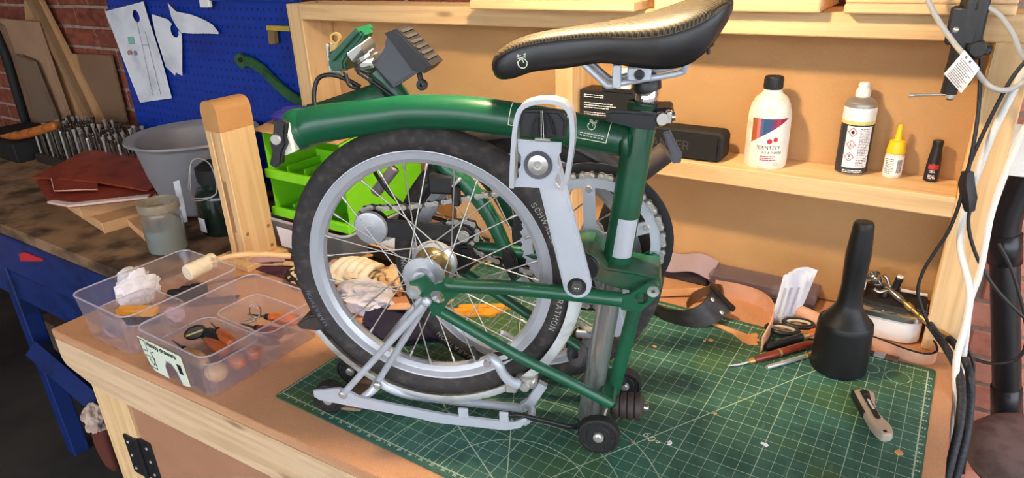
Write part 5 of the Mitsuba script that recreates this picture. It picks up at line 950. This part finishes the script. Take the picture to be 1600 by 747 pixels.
# basin
t = thing('basin', 'grey plastic basin with a flared rim on the blue bench before the pegboard', 'basin')
part(t, 'bowl', lathe([(.085, .0), (.105, .012), (.135, .12), (.148, .200), (.158, .214), (.178, .220), (.180, .214), (.164, .207), (.155, .198), (.142, .12), (.112, .006), (.085, -.006), (0, -.006), (0, 0), (.085, 0)], 56, (-.965, .520, GZ + .0065)), mat('basin_grey', '7d7a7c', .45), 40)
# jars
GLASS = {'type': 'thindielectric', 'int_ior': 1.5}; scene['mat_glass'] = GLASS
t = thing('glass_jar', 'glass jar half full of cloudy grey liquid on the blue bench', 'jar'); c = (-.775, .275, GZ)
part(t, 'glass', lathe([(.0, .001), (.043, .001), (.047, .006), (.047, .095), (.043, .106), (.0425, .112), (.047, .114), (.047, .128), (.044, .131)], 40, c), milky('jar_glass', 'b8bab4', .22), True)
part(t, 'liquid', lathe([(0, .002), (.044, .003), (.0455, .008), (.0455, .064), (0, .064)], 40, c), mat('cloudy_water', '7f8684', .25), 40, label='cloudy grey liquid')
part(t, 'rim', ring([(.044, .110), (.0485, .111), (.0485, .130), (.0445, .132)], 40, c), milky('jar_rim', 'c9bda4', .5), True, label='stained yellowish rim')
t = thing('dark_jar', 'dark green glass jar with a black lid and coiled white lead behind the wooden stand', 'jar'); c = (-.765, .44, GZ)
part(t, 'body', lathe([(0, 0), (.062, 0), (.066, .01), (.066, .10), (.058, .118), (.045, .125), (.045, .14), (0, .14)], 40, c), mat('dark_green_glass', '14241c', .12, 0, specular=.7), 40)
part(t, 'lid', lathe([(0, .138), (.048, .138), (.050, .142), (.050, .178), (.03, .19), (0, .192)], 32, c), MATTE, 40)
part(t, 'lead', cat([tube([(c[0] - .055 + .01 * k, c[1] - .055, .10), (c[0] + .00, c[1] - .075, .085 + .006 * k), (c[0] + .055, c[1] - .045, .105), (c[0] + .03, c[1] - .03, .175), (c[0] - .03, c[1] - .04, .178), (c[0] - .055 + .01 * k, c[1] - .055, .10)], .0017, 8, 6) for k in range(2)]), GC, True, label='coiled white lead')
part(t, 'tag', sheet(A([[(c[0] - .075 + .03 * a, c[1] - .078 - .004 * b, .125 - .115 * b + .01 * a) for b in np.linspace(0, 1, 5)] for a in np.linspace(0, 1, 4)]), .001), PAPER, False); part(t, 'tag', bx((c[0] + .0, c[1] - .078, .0), (c[0] + .025, c[1] - .076, .038), .0005), PAPER, False)
# wooden stitching stand
t = thing('stitching_stand', 'pale wooden clamp stand with a rounded top standing on the bench by the blue pegboard', 'stand')
W2 = mat('pale_plywood', wood(2, 'e0b987', 'c79c69', False), .55)
JY0, JY1 = .286, .372
def leg_(x0, x1, l): return part(t, 'jaw', bx((x0, JY0, .012), (x1, JY1, .315), .002), W2, False)
leg_(-.523, -.503, 0); leg_(-.487, -.467, 1)
part(t, 'head', ext(Polygon([(-.523, .315), (-.467, .315), (-.467, .358)] + [(-.489 + .022 * math.cos(a) , .358 + .022 * math.sin(a)) for a in np.linspace(.1, 1.5, 8)] + [(-.501 + .022 * math.cos(a), .358 + .022 * math.sin(a)) for a in np.linspace(1.6, 3.1, 8)] + [(-.523, .358)]), JY1 - JY0, frame((0, JY1, 0), (1, 0, 0), (0, 0, 1))), mat('leather_face', board('cf9a62', 'b9854e'), .6), 30, label='leather-faced rounded head')
part(t, 'filler', bx((-.503, JY0 + .004, .20), (-.487, JY1 - .004, .315), .001), W2, False)
part(t, 'block', bx((-.503, JY0 + .006, .012), (-.487, JY1 - .006, .075), .001), PINE[1], False)
part(t, 'base', bx((-.560, .265, BZ), (-.440, .385, .012), .002), W2, False)
for z in (.026, .075):
    for y in (.30, .358): part(t, 'screw', lathe([(0, .0012), (.0035, .001), (.0045, 0), (0, 0)], 12, (-.467, y, z), (1, 0, 0)), BRASS, True)
# boxes and folders
def carton(label, o, a, s, m=CARD):
    k = thing('flat_carton', label, 'carton', 'flat cardboard cartons on the blue bench'); F = rotz(math.radians(a), o)
    part(k, 'body', tf(bx((0, 0, 0), s, .001), F), m, False); part(k, 'flap_edge', tf(bx((s[0] - .004, -.001, .0), (s[0], .0, s[2]), 0), F), mat('card_edge', 'd9b183', .8), False); return k
carton('lower flat brown cardboard carton on the blue bench', (-1.435, .312, GZ), -9, (.40, .19, .030)); carton('upper flat brown cardboard carton carrying the red-brown folders', (-1.49, .305, GZ + .0305), -10, (.375, .20, .040))
carton('narrow flat carton lying furthest right under the stack', (-1.13, .335, GZ), -14, (.25, .105, .022))
RL = mat('red_leather', worn('8a3420', '74291a', 25, .4, .8), .55)
fo = thing('leather_folder', 'large red-brown leather folder lying open-edged on the cartons', 'folder'); z0 = GZ + .072
part(fo, 'lower_leaf', cext(Polygon([(-1.47, .285), (-1.20, .200), (-1.12, .212), (-.985, .362), (-1.11, .50), (-1.60, .50)]), .004, .001, frame((0, 0, z0), (1, 0, 0), (0, 1, 0))), RL, False)
part(fo, 'upper_leaf', sheet(A([[(-1.50 + .47 * a - .12 * b + .04 * a * b, .285 + .235 * b + .10 * a - .06 * a * b, z0 + .008 + .014 * b + .010 * math.sin(3 * a)) for b in np.linspace(0, 1, 10)] for a in np.linspace(0, 1, 14)]), .004), RL, 40)
part(fo, 'page_edge', cext(Polygon([(-1.205, .198), (-1.115, .210), (-.983, .358), (-1.00, .374), (-1.125, .232), (-1.20, .215)]), .006, .001, frame((0, 0, z0 + .004), (1, 0, 0), (0, 1, 0))), mat('page_edge', 'c8b0a4', .8), False, label='pale edge of the inner leaves')
fo = thing('leather_folder', 'smaller red-brown leather flap folded over the front of the large folder', 'folder')
part(fo, 'flap', cext(Polygon([(-1.40, .30), (-1.265, .245), (-1.16, .315), (-1.27, .37)]), .003, .0008, frame((0, 0, z0 + .012), (1, 0, 0), (0, 1, 0))), RL, False); part(fo, 'stitch_line', tube([(-1.40, .300, z0 + .0158), (-1.265, .247, z0 + .0158), (-1.162, .3155, z0 + .0158)], .0014, 6), mat('pale_thread', 'c79f8c', .8), True)
# beneath the benches
one('red_tag', ext(Polygon(pp([(-1.2917,.122,-.0859),(-1.25,.122,-.0708),(-1.1358,.122,-.0664),(-1.1487,.122,-.0751),(-1.3009,.122,-.1099)])), .003, frame((0, .124, 0), (1, 0, 0), (0, 0, 1))), mat('red_tag_m', 'b5242c', .5), 'red paper tag stuck on the blue front beam', 'tag', False)
GLc = A([(-1.3731,.14,-.5424)][0]); one('green_label', bx(GLc - (.03, .0, .022), GLc + (.03, .004, .022), .001), mat('lime_label', '7cb02a', .5), 'small lime green label hanging under the blue brace left of the glove', 'label', False)
t = thing('work_gloves', 'cream and red-brown work glove hung over the blue brace beside the workbench leg', 'glove')
part(t, 'cuff', lump((-1.085, .098, -.560), (.045, .030, .046), 71, .45, 2.3, 4), mat('glove_cream', worn('c4a996', '9a8070', 30), .9), True); part(t, 'fingers', cat([tube([(-1.095 + .018 * k, .095, -.585), (-1.085 + .020 * k, .088, -.65 - .012 * k), (-1.08 + .018 * k, .09, -.72)], [.016, .015, .010], 10, 4) for k in range(3)]), mat('glove_red', '5c2a1e', .9), True)
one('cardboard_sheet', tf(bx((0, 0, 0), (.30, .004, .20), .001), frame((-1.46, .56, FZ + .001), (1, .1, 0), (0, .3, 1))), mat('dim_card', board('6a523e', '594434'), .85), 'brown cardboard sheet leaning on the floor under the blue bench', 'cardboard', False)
sb = lump((-1.38, .32, -.55), (.20, .10, .36), 80, .3, 1.6, 4); sb.apply_translation((0, 0, FZ + .001 - sb.bounds[0][2]))
one('storage_bag', sb, mat('dark_denim', worn('182233', '10151f', 12), .9), 'dark blue fabric bag slumped under the blue bench', 'bag', True)
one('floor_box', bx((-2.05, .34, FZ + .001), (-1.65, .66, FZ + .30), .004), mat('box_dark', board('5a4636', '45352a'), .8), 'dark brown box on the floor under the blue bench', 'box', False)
# ---- the clutter behind the bicycle -----------------------------------------------------------------------------------------
LIME = mat('lime_plastic', '73c41e', .4, 0, specular=.4)
t = thing('organiser', 'lime green two-tier organiser with open front bins behind the folded bicycle', 'organiser')
ox0, ox1, oy0, oy1, oz = -.478, -.225, .395, .640, .092
part(t, 'side', bx((ox0, oy0, oz), (ox0 + .004, oy1, oz + .20), .001), LIME, False)
part(t, 'side', ext(Polygon([(oy0 + .0, oz), (oy1, oz), (oy1, oz + .235), (oy0, oz + .20)]), .004, frame((ox1 - .004, 0, 0), (0, 1, 0), (0, 0, 1))), LIME, False)
part(t, 'back', bx((ox0, oy1 - .004, oz), (ox1, oy1, oz + .205), .001), LIME, False)
for i, z in enumerate((oz + .004, oz + .098)):
    part(t, 'tier', cat([bx((ox0, oy0, z - .004), (ox1, oy1, z), .001), bx((ox0 - .004, oy0 - .010, z - .006), (ox1 + .003, oy0 + .002, z + .016), .003), bx((ox0 + .03, oy0 + .12, z), (ox1 - .03, oy0 + .124, z + .035), .001)] + [bx((ox0 + .04 + .06 * k, oy0 + .02, z), (ox0 + .043 + .06 * k, oy0 + .12, z + .02), .001) for k in range(3)]), LIME, False)
one('flat_cardboard', tf(bx((0, 0, 0), (.275, .16, .004), .001), frame((-.495, .385, oz + .2015), (1, 0, 0), (0, 1, .16))), CARD, 'piece of brown cardboard lying on top of the lime green organiser', 'cardboard', False)
one('blue_cloth', lump((-.428, .47, .318), (.060, .05, .020), 21, .4, 2, 3), mat('blue_violet', '3a3490', .8), 'crumpled violet-blue cloth on top of the organiser by the frame hinge', 'cloth', True)
GREYT = milky('grey_tub', '8f9092', .72)
t = thing('storage_tub', 'grey translucent storage tub with a paper label under the lime green organiser', 'tub')
part(t, 'body', shell([z_(rr(-.480, .385, -.235, .630, .02), BZ + .001), z_(rr(-.495, .370, -.22, .645, .022), oz - .004)]), GREYT, 40)
part(t, 'rim', sweep(z_(rr(-.495, .370, -.22, .645, .022), oz - .003), circ(.0035, 8), (0, 0, 1), True), mat('grey_rim', '9a9a9c', .5), True)
part(t, 'label', tf(bx((.030, .022, -.001), (.135, .075, .0004), 0), frame((-.484, .379, BZ), (1, 0, 0), (0, -.12, 1))), PAPER, False, label='white label')
part(t, 'label_mark', tf(ext(Polygon([(.11, .024), (.128, .024), (.128, .036)]), .0006), frame((-.484, .3785, BZ), (1, 0, 0), (0, -.12, 1))), LIME, False)
for i, x in enumerate((-.44, -.40, -.36)): one('red_packet', tf(bx((-.018, -.035, 0), (.018, .035, .05), .003), frame((x, .43, .035), (1, .2 * i, 0), (-.2 * i, 1, .3))), mat('red_pack', 'a8302a', .45), ('leftmost', 'middle', 'rightmost')[i] + ' of three red packets sticking up inside the grey storage tub', 'packet', False, 'red packets in the storage tub')
one('white_card', bx((-.22, .46, .0235), (-.09, .464, .090), .001), PAPER, 'white card standing behind the wheel beside the organiser', 'card', False)
one('white_card', bx((-.12, .48, .0235), (-.03, .484, .062), .001), mat('white_card_m', 'cdbfbc', .7), 'small pale card behind the front hub', 'card', False)
t = thing('black_tray', 'black open tray with tan strips on its rim behind the wheel', 'tray')
part(t, 'body', cat([bx((-.24, .44, BZ + .02), (.0, .60, BZ + .026), .001), bx((-.24, .44, BZ + .02), (-.236, .60, BZ + .05), .001), bx((-.24, .44, BZ + .02), (.0, .444, BZ + .046), .001), bx((-.24, .596, BZ + .02), (0, .60, BZ + .05), .001), bx((-.22, .45, BZ), (-.02, .59, BZ + .02), .001)]), MATTE, False)
for y in (.441, .472): part(t, 'strip', bx((-.235, y, BZ + .0465), (0, y + .006, BZ + .0495), .001), TAN, False)
for i, (x, y, z, a, L, w) in enumerate([(-.23, .415, BZ, 3, .22, .024), (-.21, .385, BZ, -4, .20, .02), (-.06, .42, BZ, 25, .15, .03), (-.27, .365, .018, 62, .12, .024), (-.13, .405, .006, 12, .16, .02)]):
    one('wood_strip', tf(bx((0, -w / 2, 0), (L, w / 2, .005), .0008), rotz(math.radians(a), (x, y, z))), [PINE[0], TAN][i % 2], ['pale strip lying farthest left behind the rear wheel below the black tray', 'tan strip lying just in front of the black tray', 'pale strip slanting at the right of the tan chamois bundle', 'tan strip slanting steeply left of the rags', 'pale strip lying between the rags and the black tray'][i], 'strip', False, 'pale strips behind the rear wheel')
for i, (c, s, l) in enumerate([((-.178, .345, .026), (.055, .042, .030), 'cream bandage-like rag bundle behind the rear wheel'), ((-.085, .285, .024), (.060, .045, .028), 'greyish-white rag bundle behind the rear hub'), ((-.235, .335, .018), (.028, .03, .020), 'small grey rag at the left of the rag pile'), ((-.080, .365, .024), (.035, .03, .026), 'tan chamois bundle at the right of the rag pile')]):
    one('rag', lump(c, s, 30 + i, .45, 2.4, 4), [mat('cream_rag', worn('e0d0b4', 'c0aa8a', 26), .9), mat('grey_rag', worn('cfc8ce', 'a49da8', 26), .9), mat('dull_rag', worn('a59aa0', '857b84', 26), .9), mat('chamois', worn('d3ab7c', 'b58a5c', 26), .9)][i], l, 'rag', True)
for k in range(5): put(num('rag__fold'), tube([(-.215 + .018 * k, .305 + .004 * k, .012), (-.205 + .019 * k, .318, .046 - .002 * k), (-.19 + .017 * k, .345, .060 - .003 * abs(k - 2)), (-.18 + .015 * k, .372, .045)], [.006, .0085, .0085, .006], 10, 5), 'mat_cream_rag', True)
one('navy_cloth', lump((.035, .255, .008), (.085, .055, .014), 40, .4, 2, 4), mat('navy', worn('1e1a34', '15142a', 20), .9), 'dark navy cloth lying under the rear hub behind the rack stays', 'cloth', True)
one('leather_scrap', sheet(A([[(-.015 + .10 * a + .02 * b, .27 + .06 * b, .018 + .028 * a + .006 * math.sin(6 * b)) for b in np.linspace(0, 1, 6)] for a in np.linspace(0, 1, 10)]), .003), TANP, 'pinkish-brown leather scrap lying beside the rags behind the rack stays', 'leather scrap', 40)
for i, (x, y, a) in enumerate(((.080, .338, 32), (.095, .365, 30), (.11, .392, 31))):
    tt = thing('wooden_stick', 'flat orange-yellow wooden stick lying behind the chain stay, ' + ('nearest', 'middle', 'farthest')[i] + ' of three', 'stick', None)
    part(tt, 'stick', tf(cext(LineString([(0, 0), (.115 - .01 * i, 0)]).buffer(.0085), .006, .001), rotz(math.radians(a), (x - .02, y - .02, 0 + .0))), YEL, False)
for i, (x, y, z, r) in enumerate([(.10, .60, .02, .02), (.16, .62, .02, .022), (.02, .55, .03, .02)]):
    one('leather_offcut', sheet(A([[(x + .07 * a, y + .05 * b, BZ + .008 + z * math.sin(2.6 * a + b) ** 2) for b in np.linspace(0, 1, 6)] for a in np.linspace(0, 1, 9)]), .0025), [TAN, TANP][i % 2], ['curled tan leather offcut seen between the chain stays', 'curled pinkish leather offcut under the bottom bracket', 'tan leather offcut right of the rag pile'][i], 'leather scrap', 40)
one('leather_tube', tube([(.085, .56, .022), (.155, .585, .022)], .021, 20), mat('brown_leather', '7d563a', .6), 'open roll of brown leather behind the chain stay', 'leather', True)
t = thing('carton', 'brown cardboard carton with curved cut flaps standing behind the front wheel', 'carton')
part(t, 'body', bx((-.11, .62, BZ), (.12, .74, .16), .002), CARD, False)
part(t, 'flap', ext(Polygon([(0, 0), (.16, 0), (.16, .04), (.13, .09), (.09, .115), (.04, .12), (.0, .10)]), .003, frame((-.06, .612, .16), (1, 0, 0), (0, -.15, 1))), mat('card_pale', 'd8b98c', .8), False, label='pale rounded cardboard flap')
db = lump((-.06, .675, .222), (.075, .05, .07), 61, .35, 1.8, 4); db.apply_translation((0, 0, .1605 - db.bounds[0][2]))
one('dark_bag', db, MATTE, 'black fabric bag on the cardboard carton behind the front fork', 'bag', True)
# between the trays and the organiser
t = thing('stick', 'flat pale wooden stick lying behind the trays', 'stick'); part(t, 'stick', tf(bx((0, -.006, 0), (.19, .006, .004), .001), frame((-.470, .292, .0), (1, .55, .0), (-.55, 1, 0))), PINE[1], False)
t = thing('stick', 'long pale wooden slat lying along the foot of the storage tub', 'stick'); part(t, 'stick', tf(bx((0, -.008, 0), (.20, .008, .005), .001), frame((-.42, .325, .002), (1, .30, .0), (-.30, 1, 0))), PINE[1], False)
one('purple_folder', bx((-.475, .285, BZ), (-.32, .375, BZ + .003), .0005), mat('purple_card', '47223c', .6), 'dark purple card lying flat behind the trays', 'card', False)
one('seed_packet', tf(bx((-.04, -.012, 0), (.04, .012, .003), .001), rotz(.6, (-.43, .315, .012))), mat('packet_mauve', 'b690a0', .5), 'small pink and purple packet lying on the sticks behind the left tray', 'packet', False)
ANI = mat('spotted_fabric', lambda p, n, uv: mix(lin('d8c39a'), lin('2a1a12'), smoothstep(.42, .5, fbm(p.x * 90, p.y * 90, p.z * 90, 2))), .8)
one('spotted_pouch', lump((-.277, .288, .016), (.045, .026, .018), 51, .4, 2, 3), ANI, 'brown and cream spotted fabric pouch behind the right tray', 'pouch', True)
one('red_bead', trimesh.creation.icosphere(2, .010).apply_translation((-.235, .300, .008)), RED, 'small red bead-like lump beside the spotted pouch', 'bead', True)
